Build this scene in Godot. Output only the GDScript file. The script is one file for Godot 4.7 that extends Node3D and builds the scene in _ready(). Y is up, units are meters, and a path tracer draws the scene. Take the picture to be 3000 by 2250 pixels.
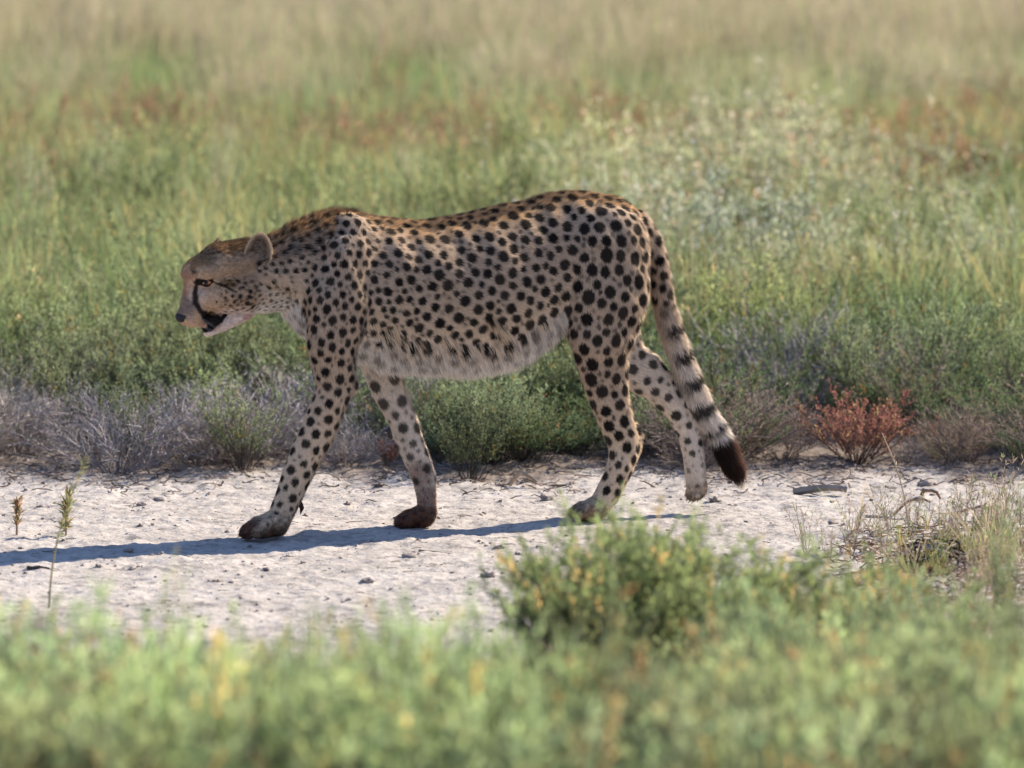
extends Node3D
# A spotted cat walking along a pale salt-pan track between low shrubs, low sun from behind right.

const K := 1.3562          # survey units (a 2212-wide print) to photo pixels
const SC := 1250.0         # photo pixels per metre at the animal
const DIST := 25.0
const PITCH := 6.0
const LOOK_Y := 0.335
const PHI := 24.0          # heading of the animal towards the viewer, degrees
const C0 := -0.03          # offset of its midline plane

var cam_pos: Vector3
var fwd: Vector3
var upv: Vector3
var base: Vector3
var body_basis: Basis
var side_n: Vector3
var rng := RandomNumberGenerator.new()
var noise := FastNoiseLite.new()
var names := {}
var mats := {}

# ---------------------------------------------------------------- helpers
func ray(u: float, v: float) -> Vector3:
	return fwd * DIST + Vector3.RIGHT * ((u * K - 1500.0) / SC) + upv * (-(v * K - 1125.0) / SC)

func at_z(u: float, v: float, z: float) -> Vector3:
	var d := ray(u, v)
	return cam_pos + d * ((z - cam_pos.z) / d.z)

func on_ground(u: float, v: float) -> Vector3:
	var d := ray(u, v)
	var p := cam_pos + d * (-cam_pos.y / d.y)
	p.y = gh(p.x, p.z)
	return p

func loc(u: float, v: float, lat: float) -> Vector3:
	# a point of the animal in its own axes (x to the tail, y up, z to its left side)
	var d := ray(u, v)
	var t := (C0 + lat - side_n.dot(cam_pos)) / side_n.dot(d)
	return body_basis.inverse() * (cam_pos + d * t - base)

func px(r: float) -> float:
	return r * K / SC

func numbered(called: String) -> String:
	var n: int = names.get(called, 0)
	names[called] = n + 1
	return called if n == 0 else "%s_%03d" % [called, n]

func tag(o: Node, label: String, category: String, group := "") -> Node:
	o.set_meta("label", label)
	o.set_meta("category", category)
	if group != "":
		o.set_meta("group", group)
	return o

func thing(called: String, label: String, category: String, where: Vector3, group := "") -> Node3D:
	var o := Node3D.new()
	o.name = numbered(called)
	add_child(o)
	o.position = where
	tag(o, label, category, group)
	return o

func part(called: String, m: Mesh, mat: Material, parent: Node) -> MeshInstance3D:
	var o := MeshInstance3D.new()
	o.name = numbered(called) if parent == self else called
	o.mesh = m
	o.material_override = mat
	parent.add_child(o, true)
	return o

func smooth(a: float, b: float, x: float) -> float:
	return smoothstep(a, b, x)

func rr(a: float, b: float) -> float:
	return rng.randf_range(a, b)

func jitter(c: Color, by: float) -> Color:
	var k := 1.0 + rr(-by, by)
	return Color(c.r * k * (1.0 + rr(-by, by) * 0.3), c.g * k, c.b * k * (1.0 + rr(-by, by) * 0.3))

func vmat(rough: float, back := 0.0, spec := 0.3) -> StandardMaterial3D:
	var m := StandardMaterial3D.new()
	m.vertex_color_use_as_albedo = true
	m.roughness = rough
	m.metallic_specular = spec
	m.cull_mode = BaseMaterial3D.CULL_DISABLED
	if back > 0.0:
		m.backlight_enabled = true
		m.backlight = Color(back, back, back).linear_to_srgb()
	return m

# a growing list of triangles with colours
class Soup:
	var v := PackedVector3Array()
	var c := PackedColorArray()
	var n := PackedVector3Array()
	func tri(a: Vector3, b: Vector3, d: Vector3, ca: Color, cb: Color, cd: Color) -> void:
		v.push_back(a); v.push_back(b); v.push_back(d)
		c.push_back(ca); c.push_back(cb); c.push_back(cd)
	func leaf(p: Vector3, dir: Vector3, side: Vector3, len: float, w: float, c0: Color, c1: Color) -> void:
		var m := p + dir * (len * 0.45)
		var s := side * (w * 0.5)
		var e := p + dir * len
		tri(p, m - s, e, c0, c0, c1)
		tri(p, e, m + s, c0, c1, c0)
	func strip(p: Vector3, q: Vector3, side: Vector3, w0: float, w1: float, c0: Color, c1: Color) -> void:
		var a := side * (w0 * 0.5)
		var b := side * (w1 * 0.5)
		tri(p - a, q - b, q + b, c0, c1, c1)
		tri(p - a, q + b, p + a, c0, c1, c0)
	func mesh() -> ArrayMesh:
		var arr := []
		arr.resize(Mesh.ARRAY_MAX)
		arr[Mesh.ARRAY_VERTEX] = v
		arr[Mesh.ARRAY_COLOR] = c
		if n.size() == v.size():
			arr[Mesh.ARRAY_NORMAL] = n
		var m := ArrayMesh.new()
		m.add_surface_from_arrays(Mesh.PRIMITIVE_TRIANGLES, arr)
		return m

# ---------------------------------------------------------------- ground height
func gh(x: float, z: float) -> float:
	var e := track_back(x)
	var f := track_front(x)
	var off := smooth(e + 0.15, e - 0.4, z) + smooth(f - 0.2, f + 0.6, z)
	var h := noise.get_noise_3d(x * 9.0, 3.0, z * 7.0) * 0.005 + noise.get_noise_3d(x * 2.5, 9.0, z * 2.5) * 0.006
	var crust := noise.get_noise_3d(x * 26.0, 13.0, z * 20.0)
	h += 0.0016 * smooth(0.02, 0.3, crust) + 0.0012 * smooth(0.25, 0.4, crust)
	h += noise.get_noise_3d(x * 75.0, 17.0, z * 60.0) * 0.0011
	h += off * (0.012 + 0.012 * noise.get_noise_2d(x * 4.0, z * 4.0))
	return h

func track_back(x: float) -> float:
	return -1.12 + 0.24 * noise.get_noise_2d(x * 2.6, 70.0) + 0.11 * noise.get_noise_2d(x * 13.0, 30.0)

func track_front(x: float) -> float:
	return 2.5 - 0.35 * smooth(0.0, 1.2, x) + 0.15 * noise.get_noise_2d(x * 5.0, 170.0)
# ---------------------------------------------------------------- the cat
# Chains of tapered round bones; each point: survey x, survey y, radius, side offset (m), side scale
const TORSO := [[725, 605, 137, 0.0, 0.56], [775, 622, 157, 0.0, 0.58], [830, 631, 160, 0.0, 0.6], [900, 636, 158, 0.0, 0.6], [1000, 632, 168, 0.0, 0.58], [1060, 620, 169, 0.0, 0.56], [1110, 597, 158, 0.0, 0.55], [1150, 578, 146, 0.0, 0.54], [1200, 554, 139, 0.0, 0.56], [1250, 548, 136, 0.0, 0.6], [1297, 533, 112, 0.0, 0.66]]
const NECK := [[725, 575, 115, 0.0, 0.68], [670, 580, 101, 0.0, 0.7], [620, 585, 82, 0.0, 0.78], [565, 590, 64, 0.0, 0.9]]
const FORE_NEAR := [[752, 505, 44, 0.035, 0.8], [745, 565, 62, 0.062, 0.68], [730, 650, 72, 0.076, 0.64], [718, 740, 58, 0.078, 0.68], [721, 800, 48, 0.072, 0.68], [724, 838, 40, 0.07, 0.76], [706, 880, 38, 0.066, 0.8], [688, 930, 40, 0.063, 0.78], [663, 980, 37, 0.06, 0.8], [640, 1030, 33, 0.057, 0.85], [621, 1080, 29, 0.054, 0.95], [607, 1112, 27, 0.052, 1.0]]
const FORE_FAR := [[800, 690, 70, -0.06, 0.55], [820, 770, 52, -0.06, 0.62], [828, 805, 43, -0.058, 0.7], [843, 850, 36, -0.054, 0.78], [865, 900, 32, -0.05, 0.82], [883, 950, 29, -0.047, 0.85], [903, 1000, 28, -0.044, 0.85], [918, 1040, 25, -0.042, 0.95], [921, 1080, 22, -0.04, 1.0], [922, 1108, 22, -0.04, 1.0]]
const HIND_NEAR := [[1312, 545, 98, 0.055, 0.56], [1314, 640, 92, 0.066, 0.60], [1300, 715, 78, 0.068, 0.64], [1299, 770, 62, 0.06, 0.62], [1306, 820, 51, 0.058, 0.66], [1316, 865, 44, 0.056, 0.68], [1331, 910, 39, 0.055, 0.68], [1347, 950, 37, 0.054, 0.68], [1346, 985, 33, 0.053, 0.75], [1333, 1025, 29, 0.052, 0.85], [1316, 1062, 27, 0.05, 0.95], [1299, 1088, 25, 0.05, 1.0]]
const HIND_FAR := [[1290, 600, 85, -0.05, 0.5], [1315, 720, 70, -0.055, 0.55], [1342, 780, 56, -0.055, 0.6], [1385, 803, 49, -0.053, 0.62], [1430, 842, 38, -0.05, 0.66], [1466, 884, 31, -0.047, 0.75], [1487, 930, 27, -0.045, 0.85], [1497, 980, 24, -0.043, 0.9], [1502, 1025, 23, -0.042, 1.0], [1504, 1050, 21, -0.042, 1.1]]
const TAIL := [[1375, 480, 27, 0.0, 1.0], [1405, 522, 26, 0.0, 0.95], [1422, 580, 24, 0.0, 0.95], [1430, 640, 25, -0.005, 1.0], [1445, 700, 27, -0.01, 1.0], [1465, 760, 26, -0.015, 1.0], [1489, 820, 25, -0.02, 1.0], [1517, 880, 22, -0.025, 1.0], [1548, 930, 20, -0.03, 1.0], [1570, 975, 24, -0.03, 1.0], [1586, 1012, 20, -0.03, 1.0], [1596, 1032, 10, -0.03, 1.0]]

var chains := []       # each: [a, b, ra, rb, sa, sb] segments, region
var region_of := []
var blend_of := []

func chain(pts: Array, region: int, blend: float) -> void:
	var segs := []
	for i in pts.size() - 1:
		var p: Array = pts[i]
		var q: Array = pts[i + 1]
		segs.append([loc(p[0], p[1], p[3]), loc(q[0], q[1], q[3]), px(p[2]), px(q[2]), float(p[4]), float(q[4])])
	chains.append(segs)
	region_of.append(region)
	blend_of.append(blend)

func mirrored_z(segs: Array) -> Array:
	var r := []
	for s in segs:
		r.append([s[0] * Vector3(1, 1, -1), s[1] * Vector3(1, 1, -1), s[2], s[3], s[4], s[5]])
	return r

# distance field of the chains on a grid, meshed with surface nets: [points, quads]
func nets(which: Array, cell: float) -> Array:
	var lo := Vector3(1e9, 1e9, 1e9)
	var hi := -lo
	for ci in which:
		for s in chains[ci]:
			var r := maxf(s[2], s[3]) * maxf(1.0, maxf(s[4], s[5])) + 0.03
			lo = lo.min(s[0] - Vector3(r, r, r)).min(s[1] - Vector3(r, r, r))
			hi = hi.max(s[0] + Vector3(r, r, r)).max(s[1] + Vector3(r, r, r))
	var nx := int((hi.x - lo.x) / cell) + 2
	var ny := int((hi.y - lo.y) / cell) + 2
	var nz := int((hi.z - lo.z) / cell) + 2
	var f := PackedFloat32Array()
	f.resize(nx * ny * nz)
	f.fill(1.0)
	var g := PackedFloat32Array()
	g.resize(nx * ny * nz)
	for ci in which:
		g.fill(1.0)
		var k: float = blend_of[ci]
		var touched := {}
		var bl := Vector3(1e9, 1e9, 1e9)
		var bh := -bl
		for s in chains[ci]:
			var a: Vector3 = s[0]
			var b: Vector3 = s[1]
			var m: float = maxf(s[2], s[3]) + k + 0.02
			var mz: float = maxf(s[2] * s[4], s[3] * s[5]) + k + 0.02
			var l := a.min(b) - Vector3(m, m, mz)
			var h := a.max(b) + Vector3(m, m, mz)
			bl = bl.min(l)
			bh = bh.max(h)
			var x0 := maxi(0, int((l.x - lo.x) / cell))
			var x1 := mini(nx - 1, int((h.x - lo.x) / cell) + 1)
			var y0 := maxi(0, int((l.y - lo.y) / cell))
			var y1 := mini(ny - 1, int((h.y - lo.y) / cell) + 1)
			var z0 := maxi(0, int((l.z - lo.z) / cell))
			var z1 := mini(nz - 1, int((h.z - lo.z) / cell) + 1)
			var dx := b.x - a.x
			var dy := b.y - a.y
			var dd := maxf(dx * dx + dy * dy, 1e-9)
			var ra: float = s[2]
			var rb: float = s[3] - s[2]
			var sa: float = s[4]
			var sb: float = s[5] - s[4]
			var dz := b.z - a.z
			for ix in range(x0, x1 + 1):
				var qx := lo.x + ix * cell - a.x
				for iy in range(y0, y1 + 1):
					var qy := lo.y + iy * cell - a.y
					var t := clampf((qx * dx + qy * dy) / dd, 0.0, 1.0)
					var ex := qx - dx * t
					var ey := qy - dy * t
					var e2 := ex * ex + ey * ey
					var r := ra + rb * t
					var sc := sa + sb * t
					var az := a.z + dz * t - lo.z
					var at := (ix * ny + iy) * nz
					if e2 > (r + k + 0.02) * (r + k + 0.02):
						continue
					for iz in range(z0, z1 + 1):
						var ez := (iz * cell - az) / sc
						var d := sqrt(e2 + ez * ez) - r
						if d < g[at + iz]:
							g[at + iz] = d
		var x0 := maxi(0, int((bl.x - lo.x) / cell))
		var x1 := mini(nx - 1, int((bh.x - lo.x) / cell) + 1)
		var y0 := maxi(0, int((bl.y - lo.y) / cell))
		var y1 := mini(ny - 1, int((bh.y - lo.y) / cell) + 1)
		for ix in range(x0, x1 + 1):
			for iy in range(y0, y1 + 1):
				var at := (ix * ny + iy) * nz
				for i in range(at, at + nz):
					var d := g[i]
					if d < 0.9:
						var o := f[i]
						var h := k - absf(o - d)
						f[i] = minf(o, d) - (h * h / (4.0 * k) if h > 0.0 and k > 0.0 else 0.0)
	var vid := {}
	var pts := PackedVector3Array()
	var sx := ny * nz
	var edge := cell * 2.0
	var offs := [0, sx, nz, sx + nz, 1, sx + 1, nz + 1, sx + nz + 1]
	var opos := [Vector3(0, 0, 0), Vector3(1, 0, 0), Vector3(0, 1, 0), Vector3(1, 1, 0), Vector3(0, 0, 1), Vector3(1, 0, 1), Vector3(0, 1, 1), Vector3(1, 1, 1)]
	var ed := [[0, 1], [2, 3], [4, 5], [6, 7], [0, 2], [1, 3], [4, 6], [5, 7], [0, 4], [1, 5], [2, 6], [3, 7]]
	for ix in nx - 1:
		for iy in ny - 1:
			var at := (ix * ny + iy) * nz
			for iz in nz - 1:
				var i := at + iz
				if absf(f[i]) > edge * 1.8:
					continue
				var neg := 0
				for o in offs:
					if f[i + o] < 0.0:
						neg += 1
				if neg == 0 or neg == 8:
					continue
				var sum := Vector3.ZERO
				var cnt := 0
				for e in ed:
					var fa := f[i + offs[e[0]]]
					var fb := f[i + offs[e[1]]]
					if (fa < 0.0) != (fb < 0.0):
						var pa: Vector3 = opos[e[0]]
						var pb: Vector3 = opos[e[1]]
						sum += pa.lerp(pb, fa / (fa - fb))
						cnt += 1
				vid[i] = pts.size()
				pts.push_back(lo + (Vector3(ix, iy, iz) + sum / cnt) * cell)
	var quads := PackedInt32Array()
	for i in vid:
		# edges that leave this cell's first corner
		var a := f[i] < 0.0
		for e in [[sx, nz, 1], [nz, 1, sx], [1, sx, nz]]:
			var b: bool = f[i + e[0]] < 0.0
			if a == b:
				continue
			var q1: int = i - e[1]
			var q2: int = i - e[1] - e[2]
			var q3: int = i - e[2]
			if not (vid.has(q1) and vid.has(q2) and vid.has(q3)):
				continue
			if not a:
				quads.append_array([vid[i], vid[q3], vid[q2], vid[q1]])
			else:
				quads.append_array([vid[i], vid[q1], vid[q2], vid[q3]])
	return [pts, quads]

func relax(pts: PackedVector3Array, quads: PackedInt32Array, times: int, by: float) -> PackedVector3Array:
	for k in times:
		var s := PackedVector3Array()
		s.resize(pts.size())
		var c := PackedFloat32Array()
		c.resize(pts.size())
		for q in range(0, quads.size(), 4):
			for j in 4:
				var a := quads[q + j]
				var b := quads[q + (j + 1) % 4]
				s[a] += pts[b]
				s[b] += pts[a]
				c[a] += 1.0
				c[b] += 1.0
		var w := by if k % 2 == 0 else -by * 1.02
		for i in pts.size():
			if c[i] > 0.0:
				pts[i] = pts[i].lerp(s[i] / c[i], w)
	return pts

func finer(pts: PackedVector3Array, quads: PackedInt32Array) -> Array:
	var out := PackedInt32Array()
	var mid := {}
	var n0 := pts.size()
	for q in range(0, quads.size(), 4):
		var m := [0, 0, 0, 0]
		var ce := Vector3.ZERO
		for j in 4:
			var a := quads[q + j]
			var b := quads[q + (j + 1) % 4]
			ce += pts[a] * 0.25
			var key := mini(a, b) * 4194304 + maxi(a, b)
			if not mid.has(key):
				mid[key] = pts.size()
				pts.push_back((pts[a] + pts[b]) * 0.5)
			m[j] = mid[key]
		var c := pts.size()
		pts.push_back(ce)
		for j in 4:
			out.append_array([quads[q + j], m[j], c, m[(j + 3) % 4]])
	return [pts, out]

func normals_of(pts: PackedVector3Array, quads: PackedInt32Array) -> PackedVector3Array:
	var n := PackedVector3Array()
	n.resize(pts.size())
	for q in range(0, quads.size(), 4):
		var c := (pts[quads[q + 2]] - pts[quads[q]]).cross(pts[quads[q + 3]] - pts[quads[q + 1]])
		for j in 4:
			n[quads[q + j]] += c
	for i in n.size():
		n[i] = n[i].normalized()
	return n

# nearest bone: [region, run 0..1 along its chain, direction along it, distance beyond its skin]
func nearest(p: Vector3, which: Array) -> Array:
	var best := 1e9
	var out := [0, 0.0, Vector3.RIGHT]
	for ci in which:
		var segs: Array = chains[ci]
		var n := segs.size()
		for i in n:
			var s: Array = segs[i]
			var a: Vector3 = s[0]
			var b: Vector3 = s[1]
			var ab := b - a
			var t := clampf((p - a).dot(ab) / maxf(ab.length_squared(), 1e-9), 0.0, 1.0)
			var o := p - a - ab * t
			o.z /= lerpf(s[4], s[5], t)
			var d := o.length() - lerpf(s[2], s[3], t)
			if d < best:
				best = d
				out = [region_of[ci], (i + t) / n, ab]
	return out

const R_TORSO := 0
const R_NECK := 1
const R_FORE_NEAR := 2
const R_FORE_FAR := 3
const R_HIND_NEAR := 4
const R_HIND_FAR := 5
const R_TAIL := 6
const R_HEAD := 7
const R_PAW := 8

const BLACK := Color(0.013, 0.011, 0.011)

# spots: position, radius, strength, softness
var spot_cells := {}
const SPOT_CELL := 0.03

func spot_key(p: Vector3) -> Vector3i:
	return Vector3i((p / SPOT_CELL).floor())

func add_spot(p: Vector3, r: float, strength: float, soft: float, dir: Vector3, stretch: float) -> void:
	var k := spot_key(p)
	if not spot_cells.has(k):
		spot_cells[k] = []
	spot_cells[k].append([p, r, strength, soft, dir, stretch])

func spot_near(p: Vector3, d: float) -> bool:
	# whether a spot of radius d here would touch another
	var reach := d + 0.016
	var lo := spot_key(p - Vector3(reach, reach, reach))
	var hi := spot_key(p + Vector3(reach, reach, reach))
	for x in range(lo.x, hi.x + 1):
		for y in range(lo.y, hi.y + 1):
			for z in range(lo.z, hi.z + 1):
				for s in spot_cells.get(Vector3i(x, y, z), []):
					if (s[0] - p).length() < d + s[1]:
						return true
	return false

func spot_dark(p: Vector3) -> float:
	var k := spot_key(p)
	var w := noise.get_noise_3dv(p * 150.0) * 0.0030 + noise.get_noise_3dv(p * 420.0) * 0.0016 + noise.get_noise_3dv(p * 1500.0) * 0.0009
	var dark := 0.0
	var reach := 0.021
	var lo := spot_key(p - Vector3(reach, reach, reach))
	var hi := spot_key(p + Vector3(reach, reach, reach))
	for x in range(lo.x, hi.x + 1):
		for y in range(lo.y, hi.y + 1):
			for z in range(lo.z, hi.z + 1):
				for s in spot_cells.get(Vector3i(x, y, z), []):
					var o: Vector3 = p - s[0]
					var along: float = o.dot(s[4])
					var d := sqrt(maxf(o.length_squared() - along * along + along * along / (s[5] * s[5]), 0.0)) + w
					var v: float = s[2] * (1.0 - smoothstep(s[1] - s[3], s[1] + s[3], d))
					if v > dark:
						dark = v
	return dark

var belly_line := []
var back_line := []

func line_y(pts: Array, x: float) -> float:
	var prev: Vector3 = pts[0]
	for p in pts:
		if p.x >= x:
			return lerpf(prev.y, p.y, clampf((x - prev.x) / maxf(p.x - prev.x, 1e-6), 0.0, 1.0))
		prev = p
	return prev.y

func coat(p: Vector3, n: Vector3, region: int, run: float) -> Color:
	var m1 := noise.get_noise_3dv(p * 60.0)
	var m2 := noise.get_noise_3dv(p * 320.0)
	var ochre := Color(0.43, 0.27, 0.135)
	var tan := Color(0.50, 0.385, 0.285)
	var pale := Color(0.64, 0.505, 0.365)
	var white := Color(0.76, 0.70, 0.63)
	var c := tan
	var rim := 1.0
	match region:
		R_TORSO, R_NECK, R_HEAD:
			var top := line_y(back_line, p.x)
			var low := line_y(belly_line, p.x)
			var t := (p.y - low) / maxf(top - low, 0.05)
			c = white.lerp(pale, smooth(0.05, 0.25, t + m1 * 0.1)).lerp(tan, smooth(0.2, 0.6, t)).lerp(ochre, smooth(0.82, 0.97, t + m1 * 0.06))
			if n.y < -0.55:
				c = c.lerp(white, smooth(0.55, 0.9, -n.y))
		R_FORE_NEAR, R_HIND_NEAR:
			c = tan.lerp(pale, smooth(0.25, 0.75, run))
			c = c.lerp(ochre, smooth(0.85, 1.0, n.y) * 0.6)
			c = c.lerp(white, smooth(0.2, 0.8, -n.z) * 0.6)
		R_FORE_FAR, R_HIND_FAR:
			c = pale.lerp(white, 0.45).lerp(tan, smooth(0.3, 0.9, -n.z))
		R_TAIL:
			c = tan.lerp(white, smooth(0.25, 0.55, run + m1 * 0.05) * 0.75).lerp(tan, smooth(-0.2, 0.6, n.x) * 0.6 * (1.0 - smooth(0.5, 0.75, run)))
		R_PAW:
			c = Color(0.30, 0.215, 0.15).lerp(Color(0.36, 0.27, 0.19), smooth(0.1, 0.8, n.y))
			c = c.lerp(pale.lerp(tan, 0.5), smooth(0.026, 0.052, p.y + m1 * 0.012))
			c = c * (1.0 + m1 * 0.3 + m2 * 0.35)
			for t in toe_gaps:
				var o: Vector3 = p - t[0]
				var along := clampf(o.dot(t[1]) / t[1].length_squared(), 0.0, 1.0)
				o -= t[1] * along
				o.y *= 0.25
				c = c.lerp(Color(0.035, 0.025, 0.022), 0.85 * (1.0 - smooth(0.0008, 0.0028, o.length() + m2 * 0.0006)))
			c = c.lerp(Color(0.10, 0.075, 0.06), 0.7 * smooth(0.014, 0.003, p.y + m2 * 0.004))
	var dark := spot_dark(p)
	if region == R_TAIL:
		# ringed towards the end: dark blocks on the outer side, then full rings and a dark brush with a pale tip
		var s := run * 11.0 + m1 * 0.15
		var ringed := smooth(0.26, 0.38, run)
		var ph := fposmod(s * 1.08 + 0.2, 1.0)
		var ring := smooth(0.42, 0.52, ph + m2 * 0.06) * (1.0 - smooth(0.82, 0.94, ph + m2 * 0.06)) * 0.93
		ring *= lerpf(smooth(-0.75, -0.15, n.x + m2 * 0.3 + 0.25 * n.z), 1.0, smooth(0.45, 0.66, run))
		dark = maxf(dark * (1.0 - ringed), ring * ringed * (1.0 - smooth(0.70, 0.73, run)))
		var brush := smooth(0.74, 0.76, run) * (1.0 - smooth(0.955, 0.985, run + m2 * 0.02))
		dark = maxf(dark, brush)
		var brown := Color(0.10, 0.048, 0.032)
		return c.lerp(BLACK.lerp(brown, brush * (0.14 + 0.75 * smooth(-0.2, 0.7, n.x + m2 * 0.6))), dark)
	c = c * (1.0 + m1 * 0.10 + m2 * 0.10)
	# stained lower legs
	if region == R_FORE_FAR or region == R_FORE_NEAR or region == R_PAW:
		c = c.lerp(Color(0.20, 0.075, 0.045).lerp(Color(0.06, 0.028, 0.022), smooth(-0.2, 0.5, m1 + m2 * 0.4)), clampf(stain(p) * (0.9 + m2 * 0.5), 0.0, 1.0))
	c = c.lerp(BLACK, dark)
	return c

var toe_gaps := []      # [point, run to the tip]
var toe_tips := []
var stains := []      # [point, radius, strength]
func stain(p: Vector3) -> float:
	var s := 0.0
	for k in stains:
		var d: float = (p - k[0]).length() / k[1] + noise.get_noise_3dv(p * 140.0) * 0.35
		s = maxf(s, k[2] * (1.0 - smooth(0.55, 1.1, d)))
	return clampf(s, 0.0, 1.0)

# marks of the face: polylines of dark fur, [points, radius from, radius to, colour, strength]
var marks := []
var face_mid := 0.0
func face_coat(p: Vector3, n: Vector3) -> Color:
	var q := Vector3(p.x, p.y, absf(p.z))
	var m1 := noise.get_noise_3dv(q * 90.0)
	var m2 := noise.get_noise_3dv(q * 500.0)
	var tan := Color(0.45, 0.305, 0.195)
	var ochre := Color(0.38, 0.21, 0.085)
	var grey := Color(0.30, 0.225, 0.155)
	var white := Color(0.70, 0.60, 0.53)
	var c := tan.lerp(ochre, smooth(0.35, 0.8, n.y))
	for m in marks:
		var best := 1e9
		var tt := 0.0
		var pl: Array = m[0]
		if pl.size() == 1:
			var o: Vector3 = q - pl[0]
			o.z *= 0.35
			best = o.length()
		for i in pl.size() - 1:
			var a: Vector3 = pl[i]
			var ab: Vector3 = pl[i + 1] - a
			var o0 := q - a
			var t := clampf((o0.x * ab.x + o0.y * ab.y) / maxf(ab.x * ab.x + ab.y * ab.y, 1e-9), 0.0, 1.0)
			var o := o0 - ab * t
			o.z *= 0.35
			if o.length() < best:
				best = o.length()
				tt = (i + t) / (pl.size() - 1)
		var r: float = lerpf(m[1], m[2], tt)
		var soft: float = m[5]
		c = c.lerp(m[3], m[4] * (1.0 - smoothstep(r * (1.0 - soft), r * (1.0 + soft), best + m1 * r * 0.12 + m2 * r * 0.08)))
	var upper := smooth(face_mid - 0.01, face_mid + 0.015, q.y)
	c = c * (1.0 + 0.25 * noise.get_noise_3d(q.x * 60.0, q.y * 90.0, q.z * 90.0))
	var fleck := noise.get_noise_3d(q.x * 170.0, q.y * 260.0, q.z * 260.0)
	c = c * (1.0 + m2 * 0.38 + m1 * 0.16)
	c = c.lerp(Color(0.09, 0.065, 0.05), smooth(0.12, 0.5, fleck) * (0.22 + 0.25 * upper))
	return c.lerp(BLACK, spot_dark(p))
func hz(zx: float, zy: float, lat: float) -> Vector3:
	# a point of the head, surveyed on an enlargement of it
	return loc((480.0 + zx / 5.0275) / K, (680.0 + zy / 5.0275) / K, lat)

func hr(r: float) -> float:
	return r / 5.0275 / SC

func head_chain(pts: Array, both: bool, blend: float) -> void:
	var segs := []
	for i in pts.size() - 1:
		var p: Array = pts[i]
		var q: Array = pts[i + 1]
		segs.append([hz(p[0], p[1], p[3]), hz(q[0], q[1], q[3]), hr(p[2]), hr(q[2]), float(p[4]), float(q[4])])
	chains.append(segs)
	region_of.append(R_HEAD)
	blend_of.append(blend)
	if both:
		chains.append(mirrored_z(segs))
		region_of.append(R_HEAD)
		blend_of.append(blend)

# toes and pad of a paw, from the ankle point towards the tip, in the animal's own axes
func paw(ankle: Vector3, knuckle: Vector3, tip: Vector3, r: float, down: Vector3) -> void:
	chains.append([[ankle, knuckle, r * 1.2, r * 1.0, 1.1, 1.25]])
	region_of.append(R_PAW)
	blend_of.append(0.010)
	chains.append([[ankle + down * r * 0.8, knuckle + down * r * 0.45, r * 0.85, r * 0.7, 1.1, 1.4]])
	region_of.append(R_PAW)
	blend_of.append(0.010)
	for k in 4:
		var w := (k - 1.5) * r * 0.80
		var short := 0.0 if k == 1 or k == 2 else 0.30
		var a := ankle.lerp(knuckle, 0.65) + Vector3(0, 0, w * 0.7)
		var m := knuckle - down * r * 0.30 + Vector3(0, 0, w)
		var e := knuckle.lerp(tip, 1.0 - short) + Vector3(0, 0, w * 1.12)
		toe_tips.append([e, (e - m).normalized(), r])
		if k < 3:
			toe_gaps.append([m + Vector3(0.004, 0, r * 0.40), (tip - knuckle) * 1.5 + Vector3(0, 0, w * 0.12)])
		chains.append([[a, m, r * 0.55, r * 0.64, 0.8, 0.66], [m, e, r * 0.64, r * 0.60, 0.66, 0.70]])
		region_of.append(R_PAW)
		blend_of.append(0.0015)

var skin_pts := PackedVector3Array()
var skin_nrm := PackedVector3Array()
var skin_quads := PackedInt32Array()
var skin_region := PackedInt32Array()
var skin_run := PackedFloat32Array()
var skin_dir := PackedVector3Array()
var skin_col := PackedColorArray()
var head_pts := PackedVector3Array()

func face_point(zx: float, zy: float) -> Vector3:
	# where the line of sight meets the near side of the face
	var lat := 0.04
	for k in 6:
		var p := hz(zx, zy, lat)
		var best := 0.0
		var bd := 1e9
		for q in head_pts:
			if q.z > 0.0:
				var d := Vector2(q.x - p.x, q.y - p.y).length_squared()
				if d < bd:
					bd = d
					best = q.z
		lat = lerpf(lat, best, 0.7)
	return hz(zx, zy, lat)

func face_line(pts: Array) -> Array:
	var r := []
	for p in pts:
		r.append(face_point(p[0], p[1]))
	return r

func add_skin(which: Array, cell: float, times: int) -> void:
	var g := nets(which, cell)
	var pts: PackedVector3Array = relax(g[0], g[1], times, 0.5)
	# muscle and loose skin
	for i in pts.size():
		var q := pts[i]
		pts[i] = q + Vector3(0, noise.get_noise_3d(q.x * 9.0, q.y * 9.0, q.z * 9.0) * 0.002, signf(q.z) * (noise.get_noise_3d(q.x * 11.0 + q.y * 5.0, q.y * 6.0, 4.0) * 0.0055))
	var region := PackedInt32Array()
	var run := PackedFloat32Array()
	var dirs := PackedVector3Array()
	for p in pts:
		var nb := nearest(p, which)
		region.push_back(nb[0])
		run.push_back(nb[1])
		dirs.push_back(nb[2].normalized())
	var g2 := finer(pts, g[1])
	pts = relax(g2[0], g2[1], 2, 0.4)
	# what was added lies between its neighbours
	var quads: PackedInt32Array = g2[1]
	var n0 := region.size()
	region.resize(pts.size())
	run.resize(pts.size())
	dirs.resize(pts.size())
	for q in range(0, quads.size(), 4):
		var a := quads[q]
		for j in 3:
			var b := quads[q + j + 1]
			if b >= n0:
				region[b] = region[a]
				run[b] = run[a] if run[b] == 0.0 else (run[a] + run[b]) * 0.5
				dirs[b] += dirs[a]
	var at := skin_pts.size()
	skin_nrm.append_array(normals_of(pts, quads))
	skin_pts.append_array(pts)
	for i in quads.size():
		quads[i] += at
	skin_quads.append_array(quads)
	skin_region.append_array(region)
	skin_run.append_array(run)
	skin_dir.append_array(dirs)

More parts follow.
